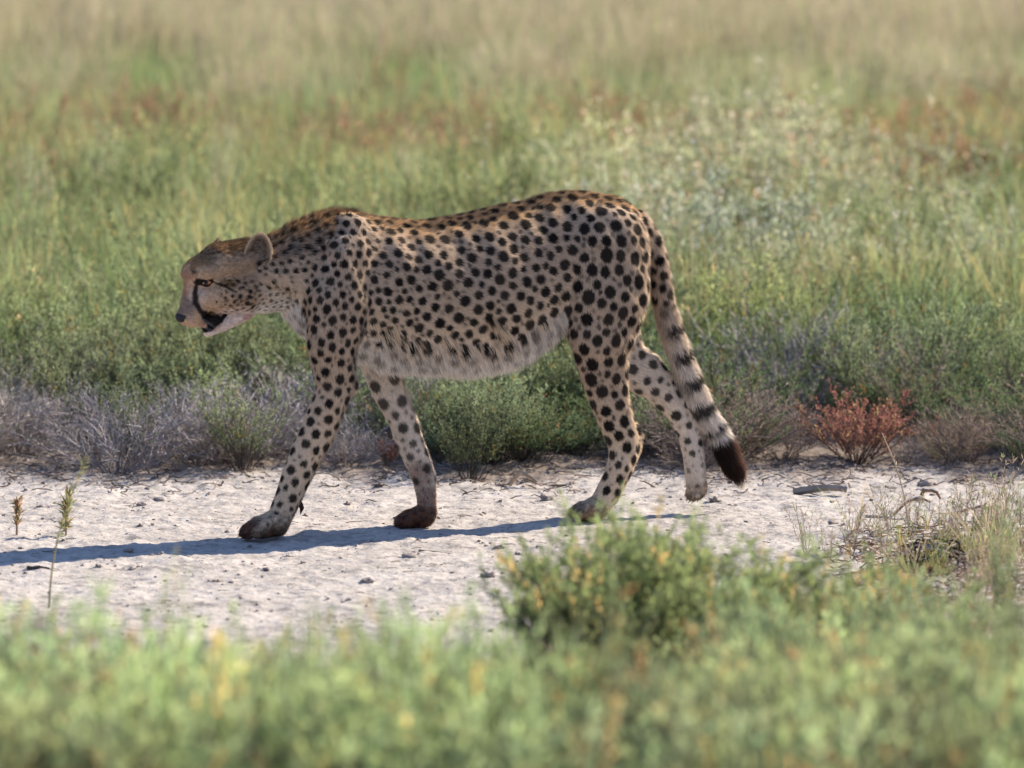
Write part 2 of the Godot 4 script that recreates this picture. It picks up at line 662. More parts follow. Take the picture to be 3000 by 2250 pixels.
func comb() -> void:
	# the lie of the coat: backwards on trunk and head, downwards on the limbs, smoothed over the skin
	for i in skin_pts.size():
		var d := skin_dir[i].normalized()
		match skin_region[i]:
			R_TORSO, R_NECK:
				var tb := (skin_pts[i].y - line_y(belly_line, skin_pts[i].x)) / 0.35
				d = Vector3(1.0, -0.55, 0).lerp(Vector3(0.3, -1.0, 0), smooth(0.24, 0.08, tb))
				if skin_nrm[i].y > 0.6:
					d = Vector3(1, 0, 0)
				elif skin_nrm[i].y < -0.3:
					d = Vector3(0.4, -0.9, 0)
			R_HEAD:
				d = Vector3(1.0, 0.15, 0.25 * signf(skin_pts[i].z))
				d = d.lerp(Vector3(0.6, -0.5, 0.4 * signf(skin_pts[i].z)), smooth(head_split + 0.03, head_split - 0.03, skin_pts[i].x))
			R_PAW:
				d = Vector3(-0.9, -0.3, 0)
			R_TAIL:
				pass
			_:
				d = Vector3(d.x * 0.8 + 0.12, minf(d.y, -0.2), 0.0)
		skin_dir[i] = d.normalized()
	for k in 6:
		var s := PackedVector3Array()
		s.resize(skin_pts.size())
		for q in range(0, skin_quads.size(), 4):
			var m := skin_dir[skin_quads[q]] + skin_dir[skin_quads[q + 1]] + skin_dir[skin_quads[q + 2]] + skin_dir[skin_quads[q + 3]]
			for j in 4:
				s[skin_quads[q + j]] += m
		for i in s.size():
			skin_dir[i] = s[i].normalized()

var head_split := 0.0
var head_end := 0.0

func scatter_spots() -> void:
	var order := []
	for i in skin_pts.size():
		order.append(i)
	for i in range(order.size() - 1, 0, -1):
		var j := rng.randi_range(0, i)
		var t: int = order[i]
		order[i] = order[j]
		order[j] = t
	var cheek := hz(1150, 900, 0.05)
	for turn in 3:
		for i in order:
			var reg := skin_region[i]
			var run := skin_run[i]
			var p := skin_pts[i]
			var margin := 0.0075
			var r := 0.0098
			var soft := 0.0022
			var strength := 1.0
			var stretch := 1.06
			match reg:
				R_TORSO:
					var t := (p.y - line_y(belly_line, p.x)) / 0.35
					margin = lerpf(0.0048, 0.0056, smooth(torso_front, torso_front + 0.25, p.x))
					r = lerpf(0.0086, 0.0121, smooth(torso_front, torso_front + 0.3, p.x))
					if t < 0.14:
						soft = 0.0045
						r = 0.0105
						margin = 0.010
						strength = 0.72
					if skin_nrm[i].y < -0.8:
						strength = 0.0
				R_NECK:
					margin = lerpf(0.0062, 0.0052, run)
					r = lerpf(0.0088, 0.0060, run)
					if skin_nrm[i].y < -0.5:
						strength = 0.0
				R_FORE_NEAR:
					margin = lerpf(0.0056, 0.0082, smooth(0.2, 0.6, run))
					r = lerpf(0.0094, 0.0106, smooth(0.2, 0.5, run)) * lerpf(1.0, 0.75, smooth(0.8, 1.0, run))
				R_HIND_NEAR:
					margin = lerpf(0.0052, 0.0088, run)
					r = lerpf(0.0138, 0.0098, smooth(0.3, 0.9, run))
					stretch = 1.12
				R_FORE_FAR:
					margin = 0.012
					r = lerpf(0.0155, 0.010, smooth(0.2, 0.7, run))
					soft = 0.0035
					strength = 0.9 * (1.0 - smooth(0.75, 0.85, run))
				R_HIND_FAR:
					margin = 0.012
					r = lerpf(0.012, 0.006, smooth(0.5, 0.9, run))
					strength = 0.95 * (1.0 - smooth(0.8, 0.95, run))
				R_TAIL:
					margin = 0.0045
					r = 0.0108
				R_HEAD:
					margin = 0.0048
					r = 0.0046
					strength = 0.85 * smooth(cheek.x - 0.075, cheek.x - 0.03, p.x) * smooth(cheek.y + 0.042, cheek.y + 0.028, p.y) * smooth(cheek.y - 0.055, cheek.y - 0.04, p.y)
					if p.y > crown_y(p.x) and skin_nrm[i].y > 0.15:
						strength = 0.8 * smooth(crown_low, crown_low + 0.022, p.y)
						margin = 0.0038
						r = 0.004
						stretch = 1.8
				R_PAW:
					margin = 0.012
					r = 0.005
					strength = 0.5
			if strength < 0.05:
				continue
			var size := r * ([rr(0.86, 1.16), rr(0.68, 0.85), rr(0.34, 0.5)][turn] as float)
			var m: float = margin * ([1.0, 0.9, 0.6][turn] as float)
			if turn == 2 and (reg == R_TAIL or reg == R_PAW or rng.randf() < 0.8):
				continue
			if not spot_near(p, size + m):
				var s: float = strength * rr(0.93, 1.0) if turn < 2 else strength * rr(0.4, 0.95)
				add_spot(p, size, s, soft if turn < 2 else soft * 0.8, skin_dir[i], stretch * rr(0.9, 1.15))

var torso_front := 0.0
func crown_y(_x: float) -> float:
	return crown_low
var crown_low := 0.0

func build_cat() -> void:
	var cat := thing("cheetah", "spotted cheetah walking left along the pale track with its head low", "cheetah", base)
	cat.rotation.y = deg_to_rad(PHI)
	chain(TORSO, R_TORSO, 0.0)
	chain(NECK, R_NECK, 0.03)
	chain(FORE_FAR, R_FORE_FAR, 0.02)
	chain(HIND_FAR, R_HIND_FAR, 0.02)
	chain(HIND_NEAR, R_HIND_NEAR, 0.022)
	chain(FORE_NEAR, R_FORE_NEAR, 0.016)
	chain(TAIL, R_TAIL, 0.012)
	# points of elbow and heel
	chain([[752, 822, 20, 0.068, 0.8], [764, 838, 12, 0.066, 0.9]], R_FORE_NEAR, 0.012)
	chain([[1362, 925, 20, 0.054, 0.6], [1381, 945, 11, 0.053, 0.8], [1376, 975, 10, 0.053, 0.8]], R_HIND_NEAR, 0.010)
	chain([[1490, 885, 18, -0.046, 0.7], [1508, 912, 11, -0.045, 0.9]], R_HIND_FAR, 0.010)
	var body_n := chains.size()
	var body_ids := range(body_n)
	paw(loc(602, 1122, 0.052), loc(566, 1137, 0.052), loc(533, 1152, 0.052), px(22), Vector3.DOWN)
	paw(loc(921, 1106, -0.04), loc(890, 1118, -0.04), loc(866, 1129, -0.04), px(19), Vector3.DOWN)
	paw(loc(1294, 1092, 0.05), loc(1266, 1102, 0.05), loc(1240, 1110, 0.05), px(19), Vector3.DOWN)
	paw(loc(1504, 1046, -0.042), loc(1506, 1060, -0.042), loc(1497, 1074, -0.042), px(17), Vector3(0.6, -0.5, 0))
	var paw_ids := range(body_n, chains.size())
	var head_n := chains.size()
	head_chain([[1200, 430, 325, 0, 1.05], [820, 450, 285, 0, 1.1], [570, 575, 235, 0, 1.15]], false, 0.0)
	head_chain([[470, 640, 100, 0.026, 1.0], [620, 590, 120, 0.032, 1.0]], true, 0.022)
	head_chain([[430, 720, 135, 0, 1.0], [380, 950, 112, 0, 1.05], [330, 1130, 98, 0, 1.1], [262, 1228, 74, 0, 1.3]], false, 0.014)
	head_chain([[470, 1180, 150, 0.016, 1.0], [425, 1295, 112, 0.017, 1.1]], true, 0.010)
	head_chain([[620, 960, 190, 0.022, 0.9], [850, 950, 250, 0.026, 0.9], [1150, 900, 290, 0.024, 0.95]], true, 0.016)
	head_chain([[1150, 1110, 195, 0, 1.3], [850, 1350, 125, 0, 1.4], [650, 1472, 72, 0, 1.5]], false, 0.006)
	head_chain([[610, 1320, 120, 0, 1.0], [740, 1270, 110, 0, 1.2], [870, 1215, 60, 0, 1.4]], false, 0.004)
	head_chain([[1150, 800, 330, 0, 1.0], [1500, 800, 400, 0, 0.9], [1850, 720, 430, 0, 0.9]], false, 0.02)
	var head_ids := range(head_n, chains.size())
	for u in [565, 620, 670, 725, 775, 830, 900, 1000, 1060, 1120, 1170, 1210, 1260, 1330, 1380, 1420]:
		var top := {565: 515, 620: 497, 670: 475, 725: 447, 775: 448, 830: 467, 900: 475, 1000: 460, 1060: 448, 1120: 432, 1170: 419, 1210: 411, 1260: 411, 1330: 424, 1380: 452, 1420: 510}
		var low := {565: 675, 620: 665, 670: 690, 725: 755, 775: 785, 830: 792, 900: 797, 1000: 806, 1060: 800, 1120: 764, 1170: 728, 1210: 695, 1260: 690, 1330: 660, 1380: 640, 1420: 600}
		back_line.append(loc(u, top[u], 0.0))
		belly_line.append(loc(u, low[u], 0.0))
	torso_front = loc(760, 600, 0.1).x
	head_end = hz(1480, 800, 0.05).x
	face_mid = hz(700, 720, 0.04).y
	head_split = hz(640, 900, 0.03).x
	crown_low = hz(800, 400, 0.0).y
	var t0 := Time.get_ticks_msec()
	add_skin(body_ids, 0.0085, 3)
	add_skin(paw_ids, 0.0042, 1)
	var n_body := skin_pts.size()
	print("body points ", n_body, " ms ", Time.get_ticks_msec() - t0)
	add_skin(head_ids, 0.0055, 2)
	for i in range(n_body, skin_pts.size()):
		head_pts.push_back(skin_pts[i])
	# what of the head lies inside the neck, and the other way round, is not needed for the fur
	comb()
	print("skin points ", skin_pts.size(), " ms ", Time.get_ticks_msec() - t0)
	scatter_spots()
	stains = [[loc(532, 1145, 0.05), 0.045, 1.0], [loc(585, 1158, 0.06), 0.035, 0.8], [loc(640, 1100, 0.05), 0.028, 0.8], [loc(905, 1030, -0.02), 0.045, 0.6], [loc(925, 1085, -0.02), 0.05, 0.8], [loc(890, 1125, -0.02), 0.06, 0.95], [loc(1240, 1110, 0.05), 0.035, 0.45]]
	face_marks()
	skin_col.resize(skin_pts.size())
	for i in skin_pts.size():
		skin_col[i] = hair_colour(skin_pts[i], skin_nrm[i], skin_region[i], skin_run[i])
	print("coloured ms ", Time.get_ticks_msec() - t0)
	var arr := []
	arr.resize(Mesh.ARRAY_MAX)
	arr[Mesh.ARRAY_VERTEX] = skin_pts
	arr[Mesh.ARRAY_NORMAL] = skin_nrm
	arr[Mesh.ARRAY_COLOR] = skin_col
	var idx := PackedInt32Array()
	for q in range(0, skin_quads.size(), 4):
		idx.append_array([skin_quads[q], skin_quads[q + 2], skin_quads[q + 1], skin_quads[q], skin_quads[q + 3], skin_quads[q + 2]])
	arr[Mesh.ARRAY_INDEX] = idx
	var mesh := ArrayMesh.new()
	mesh.add_surface_from_arrays(Mesh.PRIMITIVE_TRIANGLES, arr)
	part("body", mesh, vmat(0.85, 0.0, 0.2), cat)
	fur(cat)
	print("fur ms ", Time.get_ticks_msec() - t0)
	face_parts(cat)

func face_marks() -> void:
	var white := Color(0.70, 0.58, 0.51)
	var grey := Color(0.27, 0.205, 0.145)
	var dim := Color(0.20, 0.145, 0.115)
	marks = [
		[face_line([[760, 430], [1000, 480], [1250, 480]]), hr(190), hr(200), Color(0.29, 0.215, 0.15), 0.55, 0.8],
		[face_line([[400, 900], [300, 1120]]), hr(95), hr(120), dim, 0.85, 0.5],
		[face_line([[300, 600], [360, 720], [350, 860]]), hr(110), hr(60), Color(0.36, 0.175, 0.10), 0.75, 0.7],
		[face_line([[420, 730], [400, 960]]), hr(45), hr(45), Color(0.55, 0.40, 0.30), 0.7, 0.6],
		[face_line([[570, 880], [560, 1000]]), hr(75), hr(60), white, 0.28, 0.8],
		[face_line([[860, 1230], [1100, 1220], [1350, 1200]]), hr(130), hr(130), white, 0.85, 0.5],
		[face_line([[480, 1370], [330, 1370]]), hr(110), hr(60), Color(0.55, 0.36, 0.24), 0.8, 0.5],
		[face_line([[600, 1530], [760, 1510], [960, 1400], [1200, 1280]]), hr(65), hr(90), white, 1.0, 0.4],
		[face_line([[1190, 1250], [1260, 1260]]), hr(40), hr(50), Color(0.42, 0.16, 0.11), 0.5, 0.6],
		[face_line([[600, 1220], [680, 1300], [790, 1290]]), hr(70), hr(75), BLACK, 1.0, 0.25],
		[face_line([[580, 1440], [680, 1430], [800, 1330], [900, 1220]]), hr(42), hr(28), BLACK, 1.0, 0.2],
		[face_line([[690, 1370], [800, 1280]]), hr(65), hr(50), BLACK, 1.0, 0.2],
		[face_line([[495, 760], [455, 900], [470, 1050], [530, 1150], [600, 1240]]), hr(25), hr(46), BLACK, 0.96, 0.42],
		[face_line([[500, 730], [560, 740], [640, 750], [690, 725]]), hr(52), hr(42), BLACK, 1.0, 0.25],
		[face_line([[700, 720], [830, 775], [920, 810], [1010, 860]]), hr(16), hr(22), BLACK, 0.9, 0.4],
		[face_line([[450, 590]]), hr(32), hr(32), BLACK, 0.75, 0.5],
		[face_line([[300, 620]]), hr(28), hr(28), dim, 0.8, 0.6],
		[face_line([[1370, 480], [1390, 560]]), hr(40), hr(30), BLACK, 0.9, 0.5],
	]
	for s in [[1010, 940, 24], [1120, 960, 36], [1255, 955, 34], [1225, 1050, 40], [1300, 1110, 40], [1035, 1030, 28], [900, 965, 22], [1275, 880, 34], [1165, 815, 24], [1080, 720, 26], [780, 1030, 16], [1370, 860, 26], [1395, 940, 28], [905, 1070, 16], [850, 905, 12], [920, 900, 12]]:
		marks.append([face_line([[s[0], s[1]]]), hr(s[2]), hr(s[2]), BLACK, 0.95, 0.35])

func hair_colour(p: Vector3, n: Vector3, reg: int, run: float) -> Color:
	if reg != R_HEAD:
		return coat(p, n, reg, run)
	var f := smooth(head_end - 0.035, head_end + 0.005, p.x)
	if f <= 0.0:
		return face_coat(p, n)
	if f >= 1.0:
		return coat(p, n, reg, run)
	return face_coat(p, n).lerp(coat(p, n, reg, run), f)

func fur(cat: Node3D) -> void:
	var out := Soup.new()
	var neck_c := hz(1700, 800, 0.0)
	var carry := 0.0
	for q in range(0, skin_quads.size(), 4):
		var ia := skin_quads[q]
		var ib := skin_quads[q + 1]
		var ic := skin_quads[q + 2]
		var id := skin_quads[q + 3]
		var a := skin_pts[ia]
		var b := skin_pts[ib]
		var c := skin_pts[ic]
		var d := skin_pts[id]
		var area := (c - a).cross(d - b).length() * 0.5
		var reg := skin_region[ia]
		var n0 := skin_nrm[ia]
		var dens := 300000.0
		if n0.z < -0.35:
			dens *= 0.4
		if reg == R_HEAD:
			dens *= 2.0
		elif reg == R_PAW:
			dens *= 1.5
		carry += area * dens
		while carry >= 1.0:
			carry -= 1.0
			var u := rng.randf()
			var w := rng.randf()
			var p := a.lerp(b, u).lerp(d.lerp(c, u), w)
			var n := skin_nrm[ia].lerp(skin_nrm[ib], u).lerp(skin_nrm[id].lerp(skin_nrm[ic], u), w).normalized()
			var dir := skin_dir[ia].lerp(skin_dir[ic], 0.5)
			dir = (dir - n * dir.dot(n) + Vector3(rr(-0.2, 0.2), rr(-0.2, 0.2), rr(-0.2, 0.2))).normalized()
			var run := skin_run[ia]
			var len := 0.0115
			var lift := 0.34
			var wide := 0.0014
			var bend := 0.0
			match reg:
				R_TORSO:
					var t := (p.y - line_y(belly_line, p.x)) / 0.35
					var soft := smooth(0.17, 0.03, t)
					len = lerpf(0.0115, 0.017, soft)
					if n.y < -0.35 and p.x > torso_front + 0.08:
						len = 0.036
					lift = lerpf(0.34, 0.5, soft)
					bend = soft
					if n.y > 0.75:
						len = 0.014
						lift = 0.45
					if p.x < torso_front + 0.06 and n.y > 0.3:
						len = 0.02
						lift = 0.6
				R_NECK:
					len = 0.012
					if n.y > 0.4:
						len = 0.021
						lift = 0.75
				R_FORE_NEAR, R_HIND_NEAR, R_FORE_FAR, R_HIND_FAR:
					len = lerpf(0.010, 0.007, smooth(0.3, 0.8, run))
					lift = 0.36
					if n.x > 0.5:
						len *= 1.5
						lift = 0.45
				R_TAIL:
					len = lerpf(0.015, 0.027, smooth(0.3, 0.9, run))
					lift = 0.46
					if run > 0.94:
						len = 0.03
						lift = 0.5
				R_PAW:
					len = 0.0085
					lift = 0.45
					wide = 0.0011
				R_HEAD:
					len = lerpf(0.0045, 0.009, smooth(head_split, head_split + 0.1, p.x))
					lift = 0.3
					wide = 0.0008
					if n.y > 0.55:
						len *= 1.6
						lift = 0.5
			len *= rr(0.65, 1.2)
			var col := hair_colour(p + dir * (len * 0.28), n, reg, run)
			if reg == R_TORSO and col.r < 0.3:
				var pale_hair := smooth(0.16, 0.05, (p.y - line_y(belly_line, p.x)) / 0.35) * rr(0.1, 0.75)
				col = col.lerp(Color(0.62, 0.53, 0.45), pale_hair)
			var k := rr(0.66, 1.30)
			col = Color(col.r * k, col.g * k, col.b * k)
			var tip_c := Color(col.r * 1.05 + 0.008, col.g * 1.05 + 0.007, col.b * 1.05 + 0.006)
			if reg == R_NECK and n.y > 0.4 and rng.randf() < 0.3:
				tip_c = Color(0.06, 0.035, 0.025)
			var side := dir.cross(n).normalized() * (wide * rr(0.7, 1.2) * 0.5)
			var t1 := (dir * cos(lift) + n * sin(lift)).normalized()
			var root := p - n * 0.0008
			var hn := t1.cross(side).normalized()
			if hn.dot(n) < 0.0:
				hn = -hn
			hn = n.lerp(hn, smooth(0.32, 0.5, lift)).normalized()
			if bend > 0.2 or len > 0.019:
				var t2 := (t1 + dir * 0.25 + Vector3(0, -0.35 * bend, 0)).normalized()
				var m := root + t1 * len * 0.5
				var e := m + t2 * len * 0.55
				out.v.append_array([root + side, root - side, m + side * 0.8, m + side * 0.8, root - side, m - side * 0.8, m + side * 0.8, m - side * 0.8, e])
				out.c.append_array([col, col, col, col, col, col, col, col, tip_c])
				for j in 9:
					out.n.push_back(hn)
			else:
				out.v.append_array([root + side, root - side, root + t1 * len])
				out.c.append_array([col, col, tip_c])
				out.n.append_array([hn, hn, hn])
	print("hair triangles ", out.v.size() / 3)
	part("fur", out.mesh(), vmat(0.8, 0.5, 0.15), cat)

func ball(r: Vector3, seg := 20, rings := 12) -> ArrayMesh:
	var s := SphereMesh.new()
	s.radius = 1.0
	s.height = 2.0
	s.radial_segments = seg
	s.rings = rings
	var st := SurfaceTool.new()
	st.append_from(s, 0, Transform3D(Basis.from_scale(r), Vector3.ZERO))
	return st.commit()

func plain(c: Color, rough: float) -> StandardMaterial3D:
	var m := StandardMaterial3D.new()
	m.albedo_color = c.linear_to_srgb()
	m.roughness = rough
	return m

func ear_mesh(flip: float) -> ArrayMesh:
	# a cupped shell: opening along +z, tip along +y
	var s := Soup.new()
	var rows := 10
	var cols := 28
	for layer in 2:
		var grid := []
		for i in rows + 1:
			var r := float(i) / rows
			var line := []
			for j in cols + 1:
				var a := TAU * j / cols
				var x := cos(a) * 0.031 * r * (1.0 - 0.18 * sin(a))
				var y := sin(a) * 0.042 * r
				var z := -0.020 * (1.0 - r * r) - 0.010 * r * r * smooth(0.2, -1.0, sin(a)) + 0.004 * cos(a * 2.0) * r
				if layer == 1:
					z -= 0.0045 * (1.0 - 0.75 * r * r * r)
				line.append(Vector3(x * flip, y, z))
			grid.append(line)
		for i in rows:
			for j in cols:
				var r := float(i) / rows
				var inner := Color(0.15, 0.115, 0.09).lerp(Color(0.30, 0.22, 0.15), smooth(0.45, 0.9, r))
				if layer == 1:
					inner = Color(0.30, 0.20, 0.12).lerp(Color(0.03, 0.025, 0.02), smooth(0.25, 0.55, 1.0 - r))
				if i == rows - 1:
					inner = Color(0.50, 0.38, 0.26)
				s.tri(grid[i][j], grid[i + 1][j], grid[i + 1][j + 1], inner, inner, inner)
				s.tri(grid[i][j], grid[i + 1][j + 1], grid[i][j + 1], inner, inner, inner)
	# rim closing both shells
	for k in 2600:
		var a := rng.randf() * TAU
		var r := sqrt(rng.randf_range(0.02, 1.0))
		var x := cos(a) * 0.031 * r * (1.0 - 0.18 * sin(a))
		var p := Vector3(x * flip, sin(a) * 0.042 * r, -0.020 * (1.0 - r * r) - 0.010 * r * r * smooth(0.2, -1.0, sin(a)) + 0.004 * cos(a * 2.0) * r)
		var out := Vector3(cos(a) * flip, sin(a), 0)
		var dir := (out * (0.8 if r > 0.85 else -0.3) + Vector3(0, 0.5, 0.55) + Vector3(rr(-0.4, 0.4), rr(-0.4, 0.4), rr(-0.2, 0.3))).normalized()
		var c := Color(0.27, 0.205, 0.15).lerp(Color(0.52, 0.40, 0.28), smooth(0.55, 0.95, r)) * rr(0.75, 1.2)
		if r < 0.55 and absf(x) < 0.012 and rng.randf() < 0.5:
			c = Color(0.55, 0.47, 0.40)
		s.leaf(p, dir, dir.cross(Vector3(0, 0, 1)).normalized(), rr(0.004, 0.009) * (1.5 if r < 0.6 else 0.8), 0.0012, c, c)
	return s.mesh()

func face_parts(cat: Node3D) -> void:
	var shine := plain(Color(0.012, 0.011, 0.013), 0.35)
	var amber := plain(Color(0.32, 0.135, 0.055), 0.08)
	var e := face_point(622, 742)
	var facing := Vector3(-0.45, 0.05, 0.88).normalized()
	for k in 2:
		var f := Vector3(1, 1, 1 if k == 0 else -1)
		var eye := part("eye", ball(Vector3(0.0118, 0.0118, 0.0118)), amber, cat)
		eye.position = (e - facing * 0.0070) * f
		var pup := part("pupil", ball(Vector3(0.0050, 0.0050, 0.0016), 14, 8), shine, eye)
		pup.position = facing * f * 0.0110
		pup.basis = Basis.looking_at(-facing * f, Vector3.UP)
		# lids: dark rims above and below
		var lid := Soup.new()
		for up in [1.0, -1.0]:
			for i in 10:
				var a0 := -1.3 + 2.6 * i / 10.0
				var a1 := -1.3 + 2.6 * (i + 1) / 10.0
				var o := []
				for a in [a0, a1]:
					for b in [0.42, 0.95]:
						var dirv := Vector3(sin(a), cos(a) * up * sin(b), cos(a) * cos(b)).normalized()
						o.append(dirv * 0.0127)
				lid.tri(o[0], o[1], o[3], BLACK, BLACK, BLACK)
				lid.tri(o[0], o[3], o[2], BLACK, BLACK, BLACK)
		var l := part("eyelid", lid.mesh(), vmat(0.6), eye)
		l.basis = Basis.looking_at(-facing * f, Vector3.UP)
	var nose := part("nose", ball(Vector3(0.012, 0.0125, 0.019)), plain(Color(0.02, 0.017, 0.018), 0.8), cat)
	nose.position = hz(262, 1252, 0.0) + Vector3(-0.002, 0, 0)
	nose.rotation.z = 0.35
	var nostril := part("nostril", ball(Vector3(0.009, 0.006, 0.005)), shine, nose)
	nostril.position = Vector3(0.006, -0.001, 0.016)
	nostril.rotation.z = -0.4
	# whiskers: a few pale stiff hairs on either side of the muzzle
	for k in 2:
		for i in 6:
			var r0 := face_point(470 + 25 * (i % 3), 1230 + 40 * i * 0.7)
			var dir := Vector3(0.55 + 0.07 * i, -0.30 - 0.06 * i, 0.62).normalized()
			var ws := Soup.new()
			var side := dir.cross(Vector3(0.2, 0.9, 0.3)).normalized()
			var len := 0.055 + 0.006 * (i % 4)
			var mid := dir * len * 0.5
			ws.strip(Vector3.ZERO, mid, side, 0.0009, 0.0007, Color(0.6, 0.55, 0.5), Color(0.6, 0.55, 0.5))
			ws.strip(mid, dir * len + Vector3(0.004, -0.007, 0), side, 0.0007, 0.0002, Color(0.6, 0.55, 0.5), Color(0.6, 0.55, 0.5))
			var wk := part("whisker", ws.mesh(), vmat(0.5, 0.3), cat)
			wk.position = r0
			if k == 1:
				wk.position.z = -r0.z
				wk.scale.z = -1.0
	var m := ear_mesh(1.0)
	var fm := vmat(0.85, 0.4, 0.15)
	var ear := part("ear", m, fm, cat)
	var n := Vector3(-0.30, 0.15, 0.94).normalized()
	ear.basis = Basis.looking_at(-n, Vector3(0.16, 1, 0.05)).scaled_local(Vector3(0.98, 1.04, 1.0))
	ear.position = hz(1395, 290, 0.058)
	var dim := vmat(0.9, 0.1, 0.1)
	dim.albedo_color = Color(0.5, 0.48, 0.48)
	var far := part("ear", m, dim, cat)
	n = Vector3(-0.75, 0.1, -0.65).normalized()
	far.basis = Basis.looking_at(-n, Vector3(0.1, 1, -0.3))
	far.position = hz(740, 350, -0.058)
	for t in toe_tips:
		var cs := Soup.new()
		var dn := Vector3(t[1].x, -0.45, t[1].z).normalized()
		var len: float = t[2] * 0.55
		for j in 5:
			var ra := Vector3(0, cos(TAU * j / 5.0), sin(TAU * j / 5.0)) * 0.0022
			var rb := Vector3(0, cos(TAU * (j + 1) / 5.0), sin(TAU * (j + 1) / 5.0)) * 0.0022
			cs.tri(ra, rb, dn * len, Color(0.04, 0.03, 0.028), Color(0.04, 0.03, 0.028), Color(0.10, 0.085, 0.075))
		var cw := part("claw", cs.mesh(), vmat(0.5), cat)
		cw.position = t[0] + t[1] * (t[2] * 0.50)
	# dew claw on the wrist of the near foreleg
	var claw := Soup.new()
	var dark := Color(0.05, 0.02, 0.018)
	for j in 6:
		var a := TAU * j / 6.0
		var b := TAU * (j + 1) / 6.0
		var ra := Vector3(cos(a), 0, sin(a)) * 0.0075
		var rb := Vector3(cos(b), 0, sin(b)) * 0.0075
		var mid := Vector3(0.006, -0.014, 0)
		claw.tri(ra, rb, mid + rb * 0.8, dark, dark, dark)
		claw.tri(ra, mid + rb * 0.8, mid + ra * 0.8, dark, dark, dark)
		claw.tri(mid + ra * 0.8, mid + rb * 0.8, Vector3(0.002, -0.03, 0), dark, dark, dark)
	var cl := part("dewclaw", claw.mesh(), vmat(0.6), cat)
	cl.position = loc(647, 1085, 0.05)

func spread(lo: float, hi: float, step: float, far: float) -> PackedFloat32Array:
	var r := PackedFloat32Array()
	var a := []
	var x := lo
	var s := step
	while x > -far:
		s *= 1.35
		x -= s
		a.push_front(x)
	for v in a:
		r.push_back(v)
	x = lo
	while x < hi:
		r.push_back(x)
		x += step
	s = step
	while x < far:
		r.push_back(x)
		s *= 1.35
		x += s
	return r

func build_ground() -> void:
	var xs := spread(-1.6, 1.6, 0.0075, 400.0)
	var zs := spread(-1.5, 3.0, 0.009, 400.0)
	var v := PackedVector3Array()
	var n := PackedVector3Array()
	var c := PackedColorArray()
	var idx := PackedInt32Array()
	var w := xs.size()
	for z in zs:
		for x in xs:
			v.push_back(Vector3(x, gh(x, z), z))
			var e := track_back(x)
			var f := track_front(x)
			var off := clampf(smooth(e + 0.22, e - 0.10, z + 0.12 * noise.get_noise_2d(x * 11.0, z * 30.0)) + smooth(f - 0.1, f + 0.5, z), 0.0, 1.0)
			var m := noise.get_noise_3d(x * 3.0, 40.0, z * 5.0)
			var m2 := noise.get_noise_3d(x * 24.0, 41.0, z * 60.0)
			var sand := Color(0.43, 0.408, 0.378) * (1.0 + m * 0.20 + m2 * 0.12 - 0.30 * smooth(0.25, 0.55, noise.get_noise_3d(x * 12.0, 55.0, z * 14.0)))
			var litter := Color(0.16, 0.125, 0.10) * (1.0 + m2 * 0.4)
			c.push_back(sand.lerp(litter, off * 0.8))
	for j in zs.size():
		for i in w:
			var k := j * w + i
			var i0 := maxi(i - 1, 0)
			var i1 := mini(i + 1, w - 1)
			var j0 := maxi(j - 1, 0)
			var j1 := mini(j + 1, zs.size() - 1)
			var dx := (v[j * w + i1].y - v[j * w + i0].y) / (xs[i1] - xs[i0])
			var dz := (v[j1 * w + i].y - v[j0 * w + i].y) / (zs[j1] - zs[j0])
			n.push_back(Vector3(-dx, 1.0, -dz).normalized())
	for j in zs.size() - 1:
		for i in w - 1:
			var a := j * w + i
			idx.append_array([a, a + 1, a + w, a + 1, a + w + 1, a + w])
	var arr := []
	arr.resize(Mesh.ARRAY_MAX)
	arr[Mesh.ARRAY_VERTEX] = v
	arr[Mesh.ARRAY_NORMAL] = n
	arr[Mesh.ARRAY_COLOR] = c
	arr[Mesh.ARRAY_INDEX] = idx
	var mesh := ArrayMesh.new()
	mesh.add_surface_from_arrays(Mesh.PRIMITIVE_TRIANGLES, arr)
	var m := vmat(0.95, 0.0, 0.2)
	var fine := FastNoiseLite.new()
	fine.seed = 5
	fine.frequency = 0.03
	fine.fractal_octaves = 5
	var t := NoiseTexture2D.new()
	t.width = 1024
	t.height = 1024
	t.seamless = true
	t.noise = fine
	t.as_normal_map = true
	t.bump_strength = 9.0
	m.normal_enabled = true
	m.normal_texture = t
	m.normal_scale = 0.45
	m.uv1_triplanar = true
	m.uv1_world_triplanar = true
	m.uv1_scale = Vector3(2.3, 2.3, 2.3)
	var alb := NoiseTexture2D.new()
	alb.width = 1024
	alb.height = 1024
	alb.seamless = true
	var f2 := FastNoiseLite.new()
	f2.seed = 9
	f2.frequency = 0.02
	f2.fractal_octaves = 6
	f2.fractal_gain = 0.65
	alb.noise = f2
	var ramp := Gradient.new()
	ramp.offsets = PackedFloat32Array([0.0, 0.35, 0.6, 1.0])
	ramp.colors = PackedColorArray([Color(0.72, 0.68, 0.66), Color(0.90, 0.88, 0.87), Color(0.96, 0.95, 0.95), Color(1, 1, 1)])
	alb.color_ramp = ramp
	m.albedo_texture = alb
	var o := part("ground", mesh, m, self)
	o.set_meta("kind", "structure")

# ---------------------------------------------------------------- plants
func dome_dir(tilt: float) -> Vector3:
	var a := rng.randf() * TAU
	return Vector3(cos(a) * sin(tilt), cos(tilt), sin(a) * sin(tilt))

func wild(by: float) -> Vector3:
	return Vector3(rr(-by, by), rr(-by, by), rr(-by, by))

func any_side(d: Vector3) -> Vector3:
	var s := d.cross(Vector3(rr(-1, 1), rr(-1, 1), rr(-1, 1)))
	return s.normalized() if s.length() > 0.001 else Vector3.RIGHT

